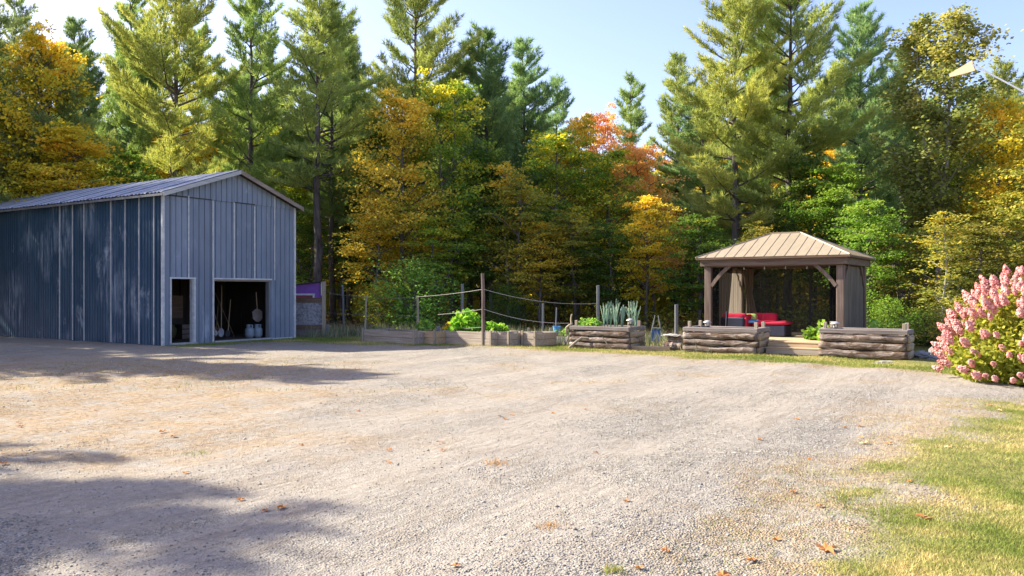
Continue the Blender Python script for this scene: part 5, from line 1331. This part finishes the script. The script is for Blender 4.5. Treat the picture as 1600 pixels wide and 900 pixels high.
# ------------------------------------------------------------------ hydrangea
def hydrangea():
    c = Vector((9.78, 15.1, 0)); e = empty('hydrangea_bush', c, 0, 'big hydrangea with pink flower cones and yellowing leaves', 'bush'); R = 1.68; Hh = 1.95
    rs_ = random.Random(12); m = MB(); heads = []
    for k in range(46):
        a = rs_.uniform(0, 6.28); f = rs_.uniform(.25, 1); t_ = Vector((math.cos(a) * R * f * .9, math.sin(a) * R * f * .9, Hh * (1 - .55 * f ** 2.2) * rs_.uniform(.75, .97)))
        m.tube([(t_.x * .15, t_.y * .15, -.05), tuple(t_ * .5 + Vector((0, 0, .2))), tuple(t_)], [.018, .012, .006], 5)
    m.part('stems', MAT['stem'], e)
    n = 26000; v = rng.normal(size=(n, 3)); v /= np.linalg.norm(v, axis=1, keepdims=True); v[:, 2] = np.abs(v[:, 2]) * 1.05 - .05
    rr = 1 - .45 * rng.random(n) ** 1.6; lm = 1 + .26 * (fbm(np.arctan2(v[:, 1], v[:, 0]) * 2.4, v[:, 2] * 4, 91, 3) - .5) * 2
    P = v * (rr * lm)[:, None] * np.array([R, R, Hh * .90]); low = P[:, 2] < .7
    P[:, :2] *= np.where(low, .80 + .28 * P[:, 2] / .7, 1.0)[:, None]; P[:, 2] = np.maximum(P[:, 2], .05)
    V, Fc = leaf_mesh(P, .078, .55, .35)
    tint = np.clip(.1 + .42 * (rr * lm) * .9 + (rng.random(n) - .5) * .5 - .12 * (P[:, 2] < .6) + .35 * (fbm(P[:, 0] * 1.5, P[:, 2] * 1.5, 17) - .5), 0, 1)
    link('foliage', npmesh('foliage', V, Fc, MAT['leaf']['hydrangea'], tint), e)
    hm = []
    for s in range(4):
        nf = 200; t = rng.random(nf) ** .8; a = rng.random(nf) * 6.28; rad_ = .088 * (1 - t) ** .6 * (t + .12) ** .22 * 1.25 * (.6 + .6 * rng.random(nf))
        C = np.stack([rad_ * np.cos(a), rad_ * np.sin(a), t * .25], 1); nr = norm(np.stack([np.cos(a), np.sin(a), .35 + .8 * t], 1) + rvec(nf) * .5); u = norm(np.cross(nr, rvec(nf))); b = np.cross(nr, u); s_ = (.022 * (.7 + .6 * rng.random(nf)))[:, None]
        V = np.stack([C - u * s_, C - b * s_, C + u * s_, C + b * s_], 1).reshape(-1, 3); hm.append(npmesh('flower_head', V, np.arange(nf * 4).reshape(-1, 4), MAT['leaf']['floret'], np.clip(rng.random(nf) * .8 + t * .2 - .1, 0, 1)))
    cnt = 0
    for k in range(2600):
        z = rs_.uniform(.02, 1.0); a = rs_.uniform(0, 6.28); cz = math.sqrt(max(0, 1 - z * z))
        d = Vector((cz * math.cos(a), cz * math.sin(a), z))
        if z < .42 and rs_.random() < (.88 if d.x > -.5 else .4): continue
        p = Vector((d.x * R, d.y * R, d.z * Hh * .93 + .08)) * rs_.uniform(.93, 1.07)
        if any((p - q).length < .11 for q in heads): continue
        heads.append(p); cnt += 1
        o = link('flower_head', hm[k % 4], e, p); ax = (d + Vector((rs_.uniform(-.3, .3), rs_.uniform(-.3, .3), .35))).normalized(); o.rotation_euler = ax.to_track_quat('Z', 'Y').to_euler(); s_ = rs_.uniform(.5, .9); o.scale = (s_, s_, s_ * rs_.uniform(.9, 1.15))
        if cnt > 420: break
hydrangea()

# ------------------------------------------------------------------ beige vane on its slanted rod, high at the right
Yv = 9.0
e = empty('wind_vane', (gx(1675, Yv), Yv, 0), 0, 'beige tapered fin at the end of a slanted grey rod high at the right', 'wind vane')
bx, bz = gx(1675, Yv), 0
def vp(px, py, Y): return Vector((gx(px, Y) - bx, Y - Yv, gz(py, Y)))
tipP = vp(1519, 100, 8.85); endP = vp(1675, 184, 8.2); e.location.x = gx(1675, 8.2); e.location.y = 8.2
sh_ = Vector((bx - gx(1675, 8.2), Yv - 8.2, 0)); tipP += sh_; endP += sh_
MB().tube([tipP, tipP.lerp(endP, .5), endP], [.007, .010, .013], 8).part('rod', MAT['rod'], e)
MB().tube([(endP.x, endP.y, -.2), (endP.x, endP.y, endP.z + .05)], .03, 10).part('pole', MAT['rod'], e)
f0 = [vp(px, py, 9.35 - .5 * (px - 1483) / 40) + sh_ for px, py in ((1483, 115.5), (1519, 94), (1520.5, 101), (1523.5, 110), (1507, 115.5), (1484, 120.5))]
MB().prism(f0, (.014, .008, 0)).part('fin', MAT['beige'], e)
bp_ = vp(1505, 116.5, 9.07) + sh_; MB().tube([bp_, bp_ + Vector((0, 0, -.022))], .006, 6).part('bolt', MAT['steel'], e)

# ------------------------------------------------------------------ fallen leaves and dry tufts on the yard
def leaf_shape(seed):
    rs_ = random.Random(seed); n = 15; V = [(0, 0, .012)]; pts = []
    for k in range(n):
        a = 6.2832 * k / n; r = (.055 if k % 3 == 0 else (.036 if k % 3 == 1 else .028)) * rs_.uniform(.8, 1.2); V.append((r * math.cos(a), r * math.sin(a), .006 + rs_.uniform(0, .03) + .25 * r * math.sin(2 * a + seed) ** 2))
    V.append((-.10, .004, .004)); V.append((-.055, .0, .012)); V.append((-.055, .004, .012))
    Fs = [(0, 1 + k, 1 + (k + 1) % n) for k in range(n)] + [(16, 17, 18)]
    m = MB().add(V, Fs); me = m.mesh('fallen_leaf', MAT['leaf']['litter'], False); a_ = me.attributes.new('tint', 'FLOAT', 'FACE'); tv = rs_.random() * .9
    a_.data.foreach_set('value', [min(1, tv + rs_.uniform(0, .12)) for _ in me.polygons]); return me
LS = [leaf_shape(k) for k in range(6)]
spots = [(1290, 856, 2.0, 1), (1282, 790, 1.1, 1), (1388, 692, 1.2, 1), (1350, 690, 1.5, 5), (1445, 815, 1.7, 1), (1215, 838, 1.0, 1), (1175, 870, 1.2, 1), (1130, 895, 1.5, 1), (1345, 662, 1.2, 1), (1320, 664, 1.0, 1), (1345, 680, 1.0, 3), (1000, 888, 1.0, 1), (712, 886, 1.0, 1), (255, 678, 1.6, 2), (272, 685, 1.2, 1), (440, 795, 1.4, 2), (415, 798, 1.0, 1), (376, 778, 1.0, 1), (290, 742, .9, 1), (780, 650, .9, 1), (790, 653, 1.1, 2), (800, 648, .9, 1), (865, 645, 1.0, 1), (915, 640, .9, 1), (980, 785, .9, 1), (690, 690, 1.0, 3), (608, 702, 1.1, 3), (692, 705, 1.0, 2), (607, 722, .9, 3), (33, 668, 1.2, 1), (30, 660, 1.0, 1), (5, 730, 1.5, 1), (150, 640, .9, 1), (325, 664, .9, 3), (1245, 655, 1.0, 3), (1188, 690, 1.0, 1), (1560, 640, 1.3, 5), (1548, 634, 1.2, 1), (1420, 755, .9, 3), (1240, 765, 1.0, 1), (1265, 715, .8, 1), (560, 640, .9, 3), (470, 700, .9, 1), (1040, 860, 1.0, 1), (1480, 700, 1.0, 5), (930, 705, .8, 1)]
for k, (px, py, s_, v) in enumerate(spots):
    Y = gy(py); x = gx(px, Y); o = link('fallen_leaf', LS[v], None, (x, Y, G(x, Y) + .004)); o.rotation_euler = (random.uniform(-.15, .15), random.uniform(-.15, .15), random.uniform(0, 6.28)); o.scale = (s_ * .68, s_ * .68, s_ * .5)
    lab = {0: 'largest curled orange leaf at the lower right of the gravel', 4: 'brown leaf lying on the lawn in the lower right', 13: 'orange leaf clump on the left part of the gravel', 15: 'orange leaf low in the left half, past the big shadow'}.get(k, 'small dry autumn leaf lying on the yard')
    tag(o, lab, 'leaf', 'fallen leaves on the yard')


def tuft(px, py, r, h, n, mat, label):
    Y = gy(py); x = gx(px, Y); X = x + rng.normal(size=n) * r; Yy = Y + rng.normal(size=n) * r
    o = blades('grass_tuft', label, X, Yy, h, .006, MAT['leaf'][mat], rng.random(n), 1.4); o['category'] = 'grass tuft'
tuft(777, 727, .06, .055, 90, 'needle_dry', 'straw coloured dry tuft in the middle of the gravel'); tuft(862, 825, .06, .03, 110, 'needle_dry', 'reddish dry needles in the lower middle gravel')
tuft(960, 893, .035, .045, 110, 'lawn', 'small green tuft at the bottom edge of the gravel'); tuft(308, 706, .08, .04, 90, 'lawn', 'sparse green tuft on the left of the gravel'); tuft(1318, 775, .09, .045, 200, 'lawn', 'green tuft at the edge of the lawn')
